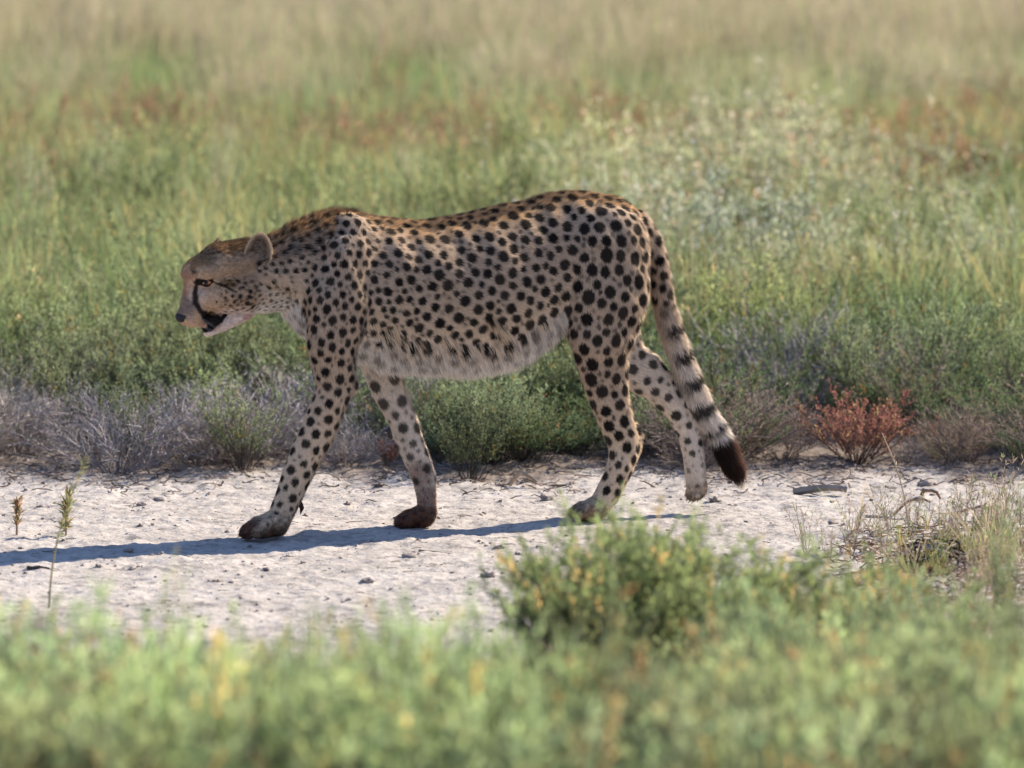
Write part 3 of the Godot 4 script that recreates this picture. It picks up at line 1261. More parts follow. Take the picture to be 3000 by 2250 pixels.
# a shrub: woody stems from the foot, side sprigs, small leaves; returns [foliage, stems]
func shrub_meshes(o: Dictionary) -> Array:
	var f := Soup.new()
	var w := Soup.new()
	var h: float = o.h
	for i in int(o.stems):
		var tilt: float = o.tilt * sqrt(rng.randf())
		var dir := dome_dir(tilt * 0.7)
		var p := Vector3(dir.x, 0, dir.z) * h * rr(0.0, 0.25) + Vector3(0, -0.01, 0)
		var total: float = h * rr(0.68, 1.05) * lerpf(1.0, float(o.get("side", 0.95)), tilt / maxf(o.tilt, 0.01))
		var steps := 5
		var pts := [p]
		var out := Vector3(dir.x, 0, dir.z).normalized()
		for k in steps:
			dir = (dir + out * tilt * 0.10 + Vector3(0, o.up, 0) + wild(o.get("crook", 0.12))).normalized()
			p += dir * total / steps
			pts.append(p)
		for k in steps:
			var sw: Color = jitter(o.wood, 0.2)
			var width: float = o.get("wood_w", 0.004)
			w.strip(pts[k], pts[k + 1], any_side(dir), width * (1.0 - 0.16 * k), width * (0.84 - 0.16 * k), sw, sw)
		for j in int(o.sprigs):
			var t := rr(o.get("bare", 0.25), 1.0)
			var at := t * steps
			var k0 := mini(int(at), steps - 1)
			var b: Vector3 = pts[k0].lerp(pts[k0 + 1], at - k0)
			var sd: Vector3 = ((pts[k0 + 1] - pts[k0]).normalized() + wild(o.get("splay", 0.7)) + Vector3(0, 0.25, 0)).normalized()
			var sl: float = o.sprig_len * rr(0.5, 1.15) * lerpf(1.0, 0.7, t)
			var e := b + sd * sl
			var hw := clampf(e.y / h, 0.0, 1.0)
			var wc: Color = jitter(o.get("twig", o.wood), 0.25)
			w.strip(b, e, any_side(sd), o.get("twig_w", 0.0016), 0.0007, wc, wc)
			var tone := rr(0.72, 1.25)
			var accent: bool = rng.randf() < o.get("accent_share", 0.0)
			for l in int(o.leaves):
				var u := rng.randf()
				var lp := b + sd * sl * u
				var ld := (sd * 0.8 + wild(o.get("leaf_splay", 0.75)) + Vector3(0, 0.2, 0)).normalized()
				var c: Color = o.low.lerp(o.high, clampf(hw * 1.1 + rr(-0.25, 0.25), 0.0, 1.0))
				if accent:
					c = o.accent
				c = jitter(c * tone, 0.18)
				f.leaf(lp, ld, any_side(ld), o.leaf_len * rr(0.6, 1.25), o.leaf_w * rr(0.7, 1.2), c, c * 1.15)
			if rng.randf() < o.get("flower_share", 0.0):
				for l in 3:
					var fd := dome_dir(rr(0.0, 1.5))
					var fc: Color = jitter(o.flower, 0.15)
					f.leaf(e + wild(0.006), fd, any_side(fd), rr(0.008, 0.014), 0.008, fc, fc)
	return [f.mesh(), w.mesh()]

func grass_mesh(o: Dictionary) -> ArrayMesh:
	var s := Soup.new()
	for i in int(o.blades):
		var dir := dome_dir(o.tilt * sqrt(rng.randf()))
		var p: Vector3 = Vector3(rr(-1, 1), 0, rr(-1, 1)) * float(o.r)
		p.y = -0.01
		var len: float = o.h * rr(0.5, 1.08)
		var side := any_side(dir)
		var wid: float = o.w * rr(0.6, 1.2)
		var a: Color = jitter(o.low, 0.2)
		var b: Color = jitter(o.high, 0.2)
		if rng.randf() < o.get("accent_share", 0.0):
			b = jitter(o.accent, 0.2)
			a = a.lerp(b, 0.5)
		var bow := wild(0.25)
		var n := 3
		for k in n:
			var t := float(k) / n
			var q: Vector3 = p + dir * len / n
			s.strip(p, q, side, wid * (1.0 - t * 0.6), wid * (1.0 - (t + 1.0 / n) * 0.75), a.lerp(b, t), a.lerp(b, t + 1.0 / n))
			p = q
			dir = (dir + bow * 0.5 + Vector3(0, -o.get("droop", 0.05), 0)).normalized()
		if rng.randf() < o.get("heads", 0.0):
			for l in 7:
				var hd := (dir + wild(0.5)).normalized()
				var hc: Color = jitter(o.head, 0.15)
				s.leaf(p - dir * rr(0.0, 0.05), hd, any_side(hd), 0.014, 0.004, hc, hc)
	return s.mesh()

var leaf_mat: StandardMaterial3D
var wood_mat: StandardMaterial3D
var kinds := {}

func make_kinds() -> void:
	leaf_mat = vmat(0.6, 1.0, 0.3)
	wood_mat = vmat(0.8, 0.0, 0.25)
	var grey_wood := Color(0.17, 0.145, 0.145)
	var spec := {
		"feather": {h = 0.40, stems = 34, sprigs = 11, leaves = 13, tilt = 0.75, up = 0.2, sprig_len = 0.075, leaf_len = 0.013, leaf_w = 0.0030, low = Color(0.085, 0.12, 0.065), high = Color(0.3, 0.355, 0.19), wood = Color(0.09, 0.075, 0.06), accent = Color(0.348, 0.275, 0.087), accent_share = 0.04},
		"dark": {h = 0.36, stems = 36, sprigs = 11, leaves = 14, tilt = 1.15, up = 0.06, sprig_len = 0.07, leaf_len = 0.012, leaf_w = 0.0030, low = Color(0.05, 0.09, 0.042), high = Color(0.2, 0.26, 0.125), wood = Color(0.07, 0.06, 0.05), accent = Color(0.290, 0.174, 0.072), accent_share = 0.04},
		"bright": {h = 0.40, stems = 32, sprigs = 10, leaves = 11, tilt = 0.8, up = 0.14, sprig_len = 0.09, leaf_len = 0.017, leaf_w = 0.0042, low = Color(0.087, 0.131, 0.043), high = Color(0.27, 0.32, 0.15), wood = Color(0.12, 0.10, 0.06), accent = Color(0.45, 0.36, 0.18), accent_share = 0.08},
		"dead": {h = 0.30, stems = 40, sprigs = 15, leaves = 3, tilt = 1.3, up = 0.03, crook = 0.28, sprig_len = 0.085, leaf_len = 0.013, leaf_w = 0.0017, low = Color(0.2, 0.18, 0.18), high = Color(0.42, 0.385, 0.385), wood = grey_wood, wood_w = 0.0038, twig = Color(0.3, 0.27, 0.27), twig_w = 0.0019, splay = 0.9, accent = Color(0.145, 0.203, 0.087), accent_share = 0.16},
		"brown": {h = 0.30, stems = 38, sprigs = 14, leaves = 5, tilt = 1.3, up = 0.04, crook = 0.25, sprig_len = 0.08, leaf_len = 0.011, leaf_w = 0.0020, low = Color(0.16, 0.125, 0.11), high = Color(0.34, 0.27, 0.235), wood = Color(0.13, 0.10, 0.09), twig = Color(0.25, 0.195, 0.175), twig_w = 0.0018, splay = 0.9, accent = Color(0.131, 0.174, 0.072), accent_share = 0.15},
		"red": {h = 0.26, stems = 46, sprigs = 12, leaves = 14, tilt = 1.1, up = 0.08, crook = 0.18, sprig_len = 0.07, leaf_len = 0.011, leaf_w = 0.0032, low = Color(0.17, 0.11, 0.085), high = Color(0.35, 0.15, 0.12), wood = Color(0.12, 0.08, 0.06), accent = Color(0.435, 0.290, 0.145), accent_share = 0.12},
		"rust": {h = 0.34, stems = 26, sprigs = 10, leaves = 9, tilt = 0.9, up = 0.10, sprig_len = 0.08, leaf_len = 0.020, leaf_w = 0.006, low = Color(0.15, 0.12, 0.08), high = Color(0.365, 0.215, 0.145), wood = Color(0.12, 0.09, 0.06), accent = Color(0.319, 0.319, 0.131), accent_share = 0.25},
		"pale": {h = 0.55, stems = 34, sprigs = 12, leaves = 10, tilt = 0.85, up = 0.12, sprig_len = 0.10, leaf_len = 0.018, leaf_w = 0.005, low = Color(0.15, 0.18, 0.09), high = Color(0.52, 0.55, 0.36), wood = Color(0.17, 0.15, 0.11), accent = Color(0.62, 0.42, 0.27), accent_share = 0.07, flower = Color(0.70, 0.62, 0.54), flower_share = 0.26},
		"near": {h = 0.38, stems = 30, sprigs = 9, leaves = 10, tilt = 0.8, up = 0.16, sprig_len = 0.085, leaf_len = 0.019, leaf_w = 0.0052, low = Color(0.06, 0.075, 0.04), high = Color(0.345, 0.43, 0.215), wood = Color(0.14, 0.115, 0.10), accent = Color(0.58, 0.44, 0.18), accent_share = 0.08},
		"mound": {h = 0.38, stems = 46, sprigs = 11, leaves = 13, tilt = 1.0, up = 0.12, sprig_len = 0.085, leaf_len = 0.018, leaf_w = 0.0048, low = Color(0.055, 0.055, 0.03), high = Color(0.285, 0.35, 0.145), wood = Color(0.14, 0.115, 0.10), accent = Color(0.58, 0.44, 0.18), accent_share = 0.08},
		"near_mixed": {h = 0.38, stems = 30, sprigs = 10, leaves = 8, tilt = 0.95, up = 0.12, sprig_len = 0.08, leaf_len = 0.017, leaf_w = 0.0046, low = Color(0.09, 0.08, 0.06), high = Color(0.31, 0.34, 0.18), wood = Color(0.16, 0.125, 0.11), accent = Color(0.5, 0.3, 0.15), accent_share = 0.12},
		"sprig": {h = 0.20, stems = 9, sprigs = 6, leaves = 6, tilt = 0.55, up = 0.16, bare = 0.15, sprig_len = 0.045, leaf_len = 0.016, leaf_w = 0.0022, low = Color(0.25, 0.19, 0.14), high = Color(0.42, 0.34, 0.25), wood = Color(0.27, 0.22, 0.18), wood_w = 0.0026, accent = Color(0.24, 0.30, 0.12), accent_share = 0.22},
	}
	for k in spec:
		kinds[k] = []
		for i in 3:
			kinds[k].append([shrub_meshes(spec[k]), spec[k].h])
	var gs := {
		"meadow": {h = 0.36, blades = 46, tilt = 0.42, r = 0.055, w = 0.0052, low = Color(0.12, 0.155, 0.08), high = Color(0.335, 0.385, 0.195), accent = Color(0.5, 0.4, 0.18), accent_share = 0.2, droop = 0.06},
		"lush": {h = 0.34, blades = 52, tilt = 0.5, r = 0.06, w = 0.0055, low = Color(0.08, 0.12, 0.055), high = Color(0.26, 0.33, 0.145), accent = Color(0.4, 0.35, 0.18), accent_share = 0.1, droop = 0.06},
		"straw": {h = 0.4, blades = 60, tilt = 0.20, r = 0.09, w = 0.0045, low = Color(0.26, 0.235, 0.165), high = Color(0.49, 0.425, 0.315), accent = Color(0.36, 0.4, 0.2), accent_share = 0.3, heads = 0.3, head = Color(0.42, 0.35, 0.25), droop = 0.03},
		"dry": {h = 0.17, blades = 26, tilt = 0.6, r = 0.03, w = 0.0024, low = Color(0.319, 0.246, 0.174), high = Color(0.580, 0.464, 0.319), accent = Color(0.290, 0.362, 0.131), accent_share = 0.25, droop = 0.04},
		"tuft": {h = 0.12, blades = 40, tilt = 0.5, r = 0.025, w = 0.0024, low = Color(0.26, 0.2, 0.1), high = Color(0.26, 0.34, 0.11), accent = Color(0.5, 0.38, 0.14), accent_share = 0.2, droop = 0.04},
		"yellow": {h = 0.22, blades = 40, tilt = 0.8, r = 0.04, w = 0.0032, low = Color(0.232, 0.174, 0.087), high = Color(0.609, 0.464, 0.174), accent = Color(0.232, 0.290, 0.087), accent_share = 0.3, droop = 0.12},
	}
	for k in gs:
		kinds[k] = []
		for i in 4:
			kinds[k].append([[grass_mesh(gs[k]), null], gs[k].h])

var turn_of := {}
func shrub(called: String, kind: String, u: float, v_top: float, z: float, wide: float, label: String, category := "shrub", group := "") -> Node3D:
	var top := at_z(u, v_top, z)
	var foot := gh(top.x, z)
	var o := thing(called, label, category, Vector3(top.x, foot, z), group)
	var k: int = turn_of.get(kind, 0)
	turn_of[kind] = k + 1
	var pick: Array = kinds[kind][k % kinds[kind].size()]
	var s: float = (top.y - foot) / pick[1] * 0.98
	var f := part("foliage", pick[0][0], leaf_mat, o)
	f.scale = Vector3(s * wide, s, s * wide)
	f.rotation.y = rng.randf() * TAU
	if pick[0][1]:
		var w := part("stems", pick[0][1], wood_mat, o)
		w.scale = f.scale
		w.rotation.y = f.rotation.y
	return o

# a mass nobody could count: many tufts in one instanced mesh per kind
func tone(x: float, z: float, by: float) -> Color:
	# clumps differ: paler, greyer, yellower
	var a := noise.get_noise_3d(x * 5.0, 21.0, z * 3.0)
	var b := noise.get_noise_3d(x * 8.0, 63.0, z * 5.0)
	var k := 1.0 + a * by + rr(-0.15, 0.15)
	return Color(k * (1.0 + b * 0.10), k, k * (1.0 - b * 0.10 + rr(-0.12, 0.05)), 1.0)

func mass(called: String, list: Array, kind: String, which: int) -> void:
	# list: [position, scale, wide, tint]
	for layer in 2:
		var m: Mesh = kinds[kind][which % kinds[kind].size()][0][layer]
		if m == null or list.is_empty():
			continue
		var mm := MultiMesh.new()
		mm.transform_format = MultiMesh.TRANSFORM_3D
		mm.use_colors = true
		mm.mesh = m
		mm.instance_count = list.size()
		for i in list.size():
			var e: Array = list[i]
			var b := Basis(Vector3.UP, fmod(i * 2.399963, TAU)).scaled_local(Vector3(e[1] * e[2], e[1], e[1] * e[2]))
			mm.set_instance_transform(i, Transform3D(b, e[0]))
			mm.set_instance_color(i, e[3])
		var o := MultiMeshInstance3D.new()
		o.name = numbered(called)
		o.multimesh = mm
		o.material_override = leaf_mat if layer == 0 else wood_mat
		o.set_meta("kind", "stuff")
		add_child(o)

func plants() -> void:
	make_kinds()
	# --- front row behind the animal, left: grey twiggy bushes
	shrub("grey_shrub", "dead", 40, 800, -1.42, 1.1, "grey twiggy dead shrub at the left edge of the photo")
	shrub("grey_shrub", "dead", 215, 790, -1.36, 1.15, "grey twiggy dead shrub behind the tall green seedling")
	shrub("grey_shrub", "dead", 395, 800, -1.45, 1.15, "broad grey dead shrub below the cheetah's chin")
	shrub("grey_shrub", "dead", 545, 815, -1.40, 1.0, "grey dead shrub just left of the cheetah's near foreleg")
	shrub("grey_shrub", "dead", 640, 860, -1.5, 0.9, "small grey shrub half hidden by the cheetah's near foreleg")
	shrub("green_shrub", "feather", 110, 660, -1.95, 0.9, "upright grey green shrub behind the leftmost grey bush")
	shrub("green_shrub", "feather", 265, 690, -1.9, 0.9, "green shrub with thin upright sprigs left of the cheetah's nose")
	shrub("green_shrub", "feather", 400, 690, -1.8, 1.0, "blue green shrub right under the cheetah's muzzle")
	shrub("green_shrub", "feather", 545, 690, -1.85, 1.0, "green shrub under the cheetah's throat")
	shrub("dark_shrub", "dark", -25, 600, -2.3, 0.9, "dark green shrub cut by the left edge of the photo")
	shrub("rust_shrub", "rust", 205, 680, -2.3, 0.6, "low rusty brown tuft behind the green sprigs on the left", "shrub")
	# --- behind the legs: dense green
	shrub("green_shrub", "dark", 775, 835, -1.45, 1.0, "dark green shrub between the cheetah's two forelegs")
	shrub("green_shrub", "dark", 960, 775, -1.42, 1.1, "dense green shrub right behind the far foreleg")
	shrub("green_shrub", "dark", 1075, 800, -1.38, 1.05, "dense green shrub under the middle of the cheetah's belly")
	shrub("green_shrub", "feather", 1170, 720, -1.75, 1.0, "tall green shrub showing under the cheetah's flank fold")
	shrub("green_shrub", "dark", 1215, 880, -1.36, 0.9, "low green shrub left of the cheetah's near hind leg")
	shrub("green_shrub", "feather", 690, 760, -1.9, 0.9, "pale green shrub glimpsed between foreleg and chest")
	shrub("green_shrub", "feather", 880, 760, -1.9, 0.9, "green shrub seen over the gap between the forelegs")
	shrub("red_sprig", "red", 838, 940, -1.22, 0.55, "small red sprig at the path edge between the forelegs", "sprig")
	shrub("yellow_sprig", "yellow", 735, 925, -1.25, 0.6, "yellow green sprig beside the cheetah's near foreleg", "sprig")
	# --- right of the hind legs
	shrub("brown_shrub", "brown", 1420, 830, -1.36, 1.0, "grey brown twiggy shrub between the cheetah's hind legs")
	shrub("green_shrub", "feather", 1395, 720, -1.9, 0.9, "green shrub between tail and far hind leg")
	shrub("brown_shrub", "brown", 1575, 800, -1.40, 1.1, "brown twiggy shrub right of the cheetah's tail tip")
	shrub("brown_shrub", "brown", 1700, 850, -1.34, 1.1, "brown twiggy shrub left of the red shrub")
	shrub("brown_shrub", "dead", 1650, 770, -1.7, 1.0, "grey dead shrub behind the brown twiggy ones")
	shrub("red_shrub", "red", 1850, 828, -1.27, 1.2, "red leaved shrub at the path edge behind the tail")
	shrub("brown_shrub", "brown", 1955, 925, -1.30, 1.1, "low brown shrub at the right foot of the red shrub")
	shrub("green_shrub", "dark", 1740, 710, -1.85, 1.0, "green bushy shrub behind the red shrub, to its left")
	shrub("green_shrub", "feather", 1870, 670, -1.9, 1.0, "tallest green shrub rising right behind the red shrub")
	shrub("green_shrub", "dark", 1985, 730, -1.8, 1.0, "green shrub behind the red shrub, to its right")
	shrub("yellow_grass", "yellow", 2020, 905, -1.32, 1.0, "bent yellow grass tuft right of the red shrub", "grass tuft")
	shrub("green_shrub", "dark", 2110, 800, -1.55, 1.1, "green shrub beside the pale broken stick")
	shrub("green_shrub", "feather", 2150, 640, -2.1, 1.0, "tall green shrub near the right edge of the photo")
	shrub("green_shrub", "dark", 2215, 790, -1.5, 1.0, "green shrub cut by the right edge, above the dry grass")
	shrub("dead_shrub", "dead", 1640, 590, -2.2, 1.1, "dark purplish twig shrub in the meadow right of the tail")
	shrub("dead_shrub", "dead", 1745, 620, -2.15, 0.9, "second purplish twig shrub in the meadow, further right")
	shrub("dead_shrub", "brown", 1865, 655, -2.4, 0.7, "small brown twig clump above the red shrub")
	shrub("dead_shrub", "dead", 2110, 720, -2.3, 0.9, "grey twig clump among green shrubs at the far right")
	# --- low growth filling the front row
	var fill := {}
	for i in 400:
		var z := -1.38 - 1.2 * rng.randf()
		var x := rr(-1.75, 1.75)
		z += track_back(x) + 1.22 + 0.10 * absf(rng.randfn(0.0, 1.0)) * (1.0 if rng.randf() < 0.4 else 0.0)
		if absf(x - 0.85) < 0.19 and z > -1.75:
			continue
		if x > 0.42 and x < 0.95 and z < -1.75:
			continue
		var n1 := noise.get_noise_2d(x * 2.2, z * 2.0 + 20.0)
		var kind := "dark"
		if x < -0.25 and z > -2.0:
			kind = "dead" if n1 > -0.12 else ("feather" if rng.randf() < 0.6 else "dark")
		elif x > 0.25 and z > -1.9:
			kind = "brown" if n1 > -0.1 else "dark"
		elif n1 > 0.0:
			kind = "feather"
		if noise.get_noise_2d(x * 5.5, z * 5.0 + 77.0) > 0.28:
			continue
		var depth := smooth(-1.35, -2.2, z)
		var tint := tone(x, z, 0.45)
		var key := "%s/%d" % [kind, rng.randi_range(0, 2)]
		if not fill.has(key):
			fill[key] = []
		fill[key].append([Vector3(x, gh(x, z), z), lerpf(0.62 if kind == "dead" or kind == "brown" else 0.48, 0.74, depth) * rr(0.6, 1.3), rr(1.0, 1.5), tint])
	for key in fill:
		var kk: PackedStringArray = key.split("/")
		mass("low_scrub", fill[key], kk[0], int(kk[1]))
	for f in [[490, 195, -6.6, 0.22, "tallest pale flowering stalk in the meadow above the cheetah's head"], [885, 245, -6.0, 0.22, "pale flowering stalk in the meadow above the cheetah's shoulder"], [222, 232, -6.0, 0.22, "pale flowering stalk in the meadow at the upper left"], [75, 275, -5.2, 0.2, "pale flowering stalk near the left edge of the meadow"], [1520, 95, -7.6, 0.25, "tall pale stalk rising above the pale bush"], [1655, 60, -8.0, 0.22, "highest pale stalk at the top of the photo, right of the middle"]]:
		shrub("flower_stalk", "pale", f[0], f[1], f[2], f[3], f[4], "flower stalk")
	shrub("rust_shrub", "rust", 840, 90, -9.3, 0.45, "tall rusty clump standing out of the far green grass")
	shrub("rust_shrub", "rust", 425, 165, -8.4, 0.5, "small rusty clump in the red band above the cheetah's head")
	# --- meadow
	var lists := {}
	var half := 0.0
	for i in 6400:
		var z := -2.35 - 10.9 * pow(rng.randf(), 0.85)
		half = (25.0 - z) / 25.0 * 1.2 + 0.7
		var x := rr(-half, half)
		var d := 25.0 - z
		var fx := x / (d / 25.0 * 1.2)      # -1 .. 1 across the picture
		var n1 := noise.get_noise_2d(x * 1.6, z * 1.1 + 50.0)
		var n2 := noise.get_noise_2d(x * 4.0, z * 3.0 + 90.0)
		var kind := "meadow"
		var zz := z
		z += 0.8 * noise.get_noise_2d(x * 0.9, 40.0 + z * 0.4) + 0.3 * rr(-1.0, 1.0)
		var s := rr(0.8, 1.12)
		var tint := tone(x, z, 0.45)
		if z > -2.9:
			kind = "lush" if n2 > -0.15 else "feather"
			s *= 0.9
			if fx > 0.3 and n1 < 0.15:
				kind = "dark" if n2 > 0.0 else "lush"
		elif z > -6.9:
			kind = "meadow" if n1 + n2 * 0.5 > -0.28 else "lush"
			if fx > 0.02 and fx < 0.22 and z > -4.6:
				kind = "dark"
			elif n2 > 0.38:
				kind = "bright"
			elif rng.randf() < 0.12:
				kind = ["feather", "dark", "rust", "straw"][rng.randi_range(0, 3)]
				s *= 0.85
			if fx > 0.06 and fx < 0.95 and z < -3.6 and n2 > -0.3:
				kind = "pale" if rng.randf() < 0.6 else "bright"
				s *= lerpf(0.92, 0.60, clampf(absf(fx - 0.38) / 0.5, 0.0, 1.0)) * rr(0.8, 1.15)
				if rng.randf() < 0.4:
					continue
		elif z > -9.2:
			kind = "rust" if n1 + n2 * 0.6 + 0.34 > 0.0 and rng.randf() < 0.8 else "meadow"
			if fx > 0.2 and fx < 0.6 and rng.randf() < 0.4:
				kind = "pale"
				s *= 0.55
		else:
			kind = "lush" if n1 > -0.3 else "straw"
			s *= 0.95
			if z < -11.5 and rng.randf() < 0.4:
				kind = "straw"
		if kind in ["feather", "dark", "bright", "pale", "rust"]:
			if rng.randf() < 0.72:
				continue
			if kind == "rust":
				s *= 0.9
		z = zz
		var which := rng.randi_range(0, 1)
		var key := "%s/%d" % [kind, which]
		if not lists.has(key):
			lists[key] = []
		lists[key].append([Vector3(x, gh(x, z), z), s, rr(0.85, 1.3), tint])
	for i in 5200:
		var z := -11.6 - 13.0 * rng.randf()
		half = (25.0 - z) / 25.0 * 1.2 + 1.0
		var x := rr(-half, half)
		var tint := Color.WHITE * rr(0.85, 1.1)
		tint.a = 1.0
		var key := "straw/%d" % rng.randi_range(0, 2)
		if not lists.has(key):
			lists[key] = []
		lists[key].append([Vector3(x, gh(x, z), z), rr(0.75, 1.1), rr(0.9, 1.3), tint])
	# the plain goes on to the sides and behind
	for i in 5200:
		var z := -1.6 - 20.0 * rng.randf()
		half = (25.0 - z) / 25.0 * 1.2 + (1.0 if z < -10.0 else 0.7)
		var x := (half + 4.5 * pow(rng.randf(), 1.3)) * (1.0 if rng.randf() < 0.5 else -1.0)
		var kind := "straw" if z < -11.0 else ("rust" if z < -7.0 and rng.randf() < 0.2 else ("lush" if z > -4.0 else "meadow"))
		if z > -2.6:
			kind = "dark" if rng.randf() < 0.4 else "dead"
			if rng.randf() < 0.4:
				continue
		var key := "%s/%d" % [kind, rng.randi_range(0, 1)]
		if not lists.has(key):
			lists[key] = []
		lists[key].append([Vector3(x, gh(x, z), z), rr(0.8, 1.1), rr(1.0, 1.5), tone(x, z, 0.45)])
	for i in 5000:
		var z := -24.0 - 45.0 * pow(rng.randf(), 1.4)
		var x := rr(-1.0, 1.0) * (8.0 - z * 0.35)
		var key := "straw/%d" % rng.randi_range(0, 2)
		lists[key].append([Vector3(x, gh(x, z), z), rr(1.0, 1.5), rr(1.6, 2.6), tone(x, z, 0.3)])
	var called := {"dead": "low_scrub", "meadow": "meadow_grass", "lush": "green_grass", "straw": "dry_grass", "feather": "meadow_herbs", "dark": "meadow_herbs", "bright": "meadow_herbs", "pale": "meadow_flowers", "rust": "red_herbs"}
	for key in lists:
		var kk: PackedStringArray = key.split("/")
		mass(called[kk[0]], lists[key], kk[0], int(kk[1]))
	# --- foreground
	shrub("near_shrub", "mound", 1330, 1095, 3.35, 0.85, "tall blurred green shrub in the foreground below the hind paw")
	shrub("near_shrub", "mound", 1262, 1150, 3.45, 0.7, "blurred shrub at the left end of the large foreground clump")
	shrub("near_shrub", "mound", 1400, 1110, 3.5, 1.25, "blurred green shrub in the middle of the large foreground clump")
	shrub("near_shrub", "mound", 1540, 1150, 3.3, 1.25, "blurred green shrub below the gap behind the raised paw")
	shrub("near_shrub", "near_mixed", 1690, 1215, 3.2, 0.9, "blurred green and orange shrub below the dry sprigs")
	shrub("near_shrub", "mound", 1810, 1185, 3.2, 1.0, "blurred yellowish shrub left of the dark root heap")
	shrub("near_shrub", "mound", 1930, 1185, 3.1, 0.9, "blurred yellow green shrub in front of the dark root heap")
	shrub("near_shrub", "near_mixed", 2060, 1225, 3.1, 1.1, "blurred brown and green shrub right of the dark root heap")
	shrub("near_shrub", "near_mixed", 2190, 1400, 3.9, 0.9, "blurred mixed shrub at the lower right edge")
	shrub("near_shrub", "brown", 1200, 1330, 4.0, 1.0, "dark bare twiggy bush in the shade at the left of the foreground clump")
	shrub("near_shrub", "mound", 1292, 1120, 3.5, 0.75, "blurred shrub filling the left shoulder of the large foreground clump")
	shrub("near_shrub", "mound", 1365, 1085, 3.6, 1.0, "blurred shrub at the very crest of the large foreground clump")
	shrub("near_shrub", "mound", 1465, 1120, 3.4, 1.0, "blurred shrub on the right shoulder of the large foreground clump")
	shrub("near_shrub", "mound", 1222, 1240, 3.6, 0.7, "lowest leftmost shrub of the large foreground clump")
	shrub("near_shrub", "mound", 1625, 1175, 3.4, 1.0, "blurred shrub in front of the dry sprigs on the track")
	shrub("near_shrub", "mound", 1750, 1185, 3.3, 1.0, "blurred shrub between the dry sprigs and the root heap")
	shrub("near_sprig", "near", 1318, 1050, 3.3, 0.35, "blurred upright sprig topping the large foreground clump", "sprig")
	shrub("near_sprig", "near", 2175, 1060, 3.0, 0.22, "tall thin blurred sprig at the right edge over the path", "sprig")
	shrub("near_sprig", "near", 375, 1190, 4.7, 0.16, "thin blurred stalk standing over the path left of centre", "sprig")
	shrub("near_sprig", "near", 668, 1265, 4.5, 0.14, "thin blurred brownish stalk below the near front paw", "sprig")
	shrub("near_sprig", "near", 1325, 1190, 4.6, 0.16, "thin blurred stalk in front of the large foreground clump", "sprig")
	var near := {}
	for i in 760:
		var z := 2.7 + 5.0 * rng.randf()
		var x := rr(-1.45, 1.45)
		var ux := x * SC / K * 25.0 / (25.0 - z) + 1106.0
		var right := smooth(1080.0, 1230.0, ux)
		if noise.get_noise_2d(x * 4.5, z * 2.2 + 300.0) > 0.3:
			continue
		if z < lerpf(4.7, 2.95, right) + 0.15 * noise.get_noise_2d(x * 6.0, 5.0):
			continue
		# as tall as the sight lines over them in the photograph
		var crest := lerpf(1262.0, lerpf(1330.0, 1240.0, smooth(1450.0, 1700.0, ux)), right) + 75.0 * noise.get_noise_2d(x * 5.0, 33.0) + (rr(-95.0, 10.0) if rng.randf() < 0.09 else rr(0.0, 120.0)) + 25.0 * maxf(z - 4.0, 0.0)
		var tall := at_z(ux, crest, z).y
		if tall < 0.12:
			continue
		var sc := clampf(tall / 0.38, 0.4, 1.75)
		if (ux > 1120.0 and ux < 1275.0 and z < 6.4) or (ux > 2125.0 and z < 5.0):
			continue
		var kind := "near" if noise.get_noise_2d(x * 2.2, z * 2.2) + (0.15 if ux < 1300.0 else -0.12) > -0.1 else "near_mixed"
		if rng.randf() < 0.16:
			kind = ["dead", "brown", "near_mixed"][rng.randi_range(0, 2)]
		var tint := tone(x * 1.6, z, 1.0)
		var key := "%s/%d" % [kind, rng.randi_range(0, 2)]
		if not near.has(key):
			near[key] = []
		near[key].append([Vector3(x, gh(x, z), z), sc * rr(0.82, 1.0), rr(0.75, 1.05), tint])
	var dry := {}
	for i in 120:
		# thin dry growth over the litter on the right
		var x := rr(0.62, 1.5)
		var z := rr(0.1, 2.2)
		if x < 0.85 + 0.25 * noise.get_noise_2d(z * 3.0, 8.0):
			continue
		var kind := ["sprig", "sprig", "dry", "tuft"][rng.randi_range(0, 3)] as String
		var key := "%s/%d" % [kind, rng.randi_range(0, 2)]
		if not dry.has(key):
			dry[key] = []
		dry[key].append([Vector3(x, gh(x, z), z), rr(0.5, 1.0), rr(0.9, 1.4), Color.WHITE])
	for key in dry:
		var kk: PackedStringArray = key.split("/")
		mass("dry_growth", dry[key], kk[0], int(kk[1]))
	for key in near:
		var kk: PackedStringArray = key.split("/")
		mass("foreground_herbs", near[key], kk[0], int(kk[1]))

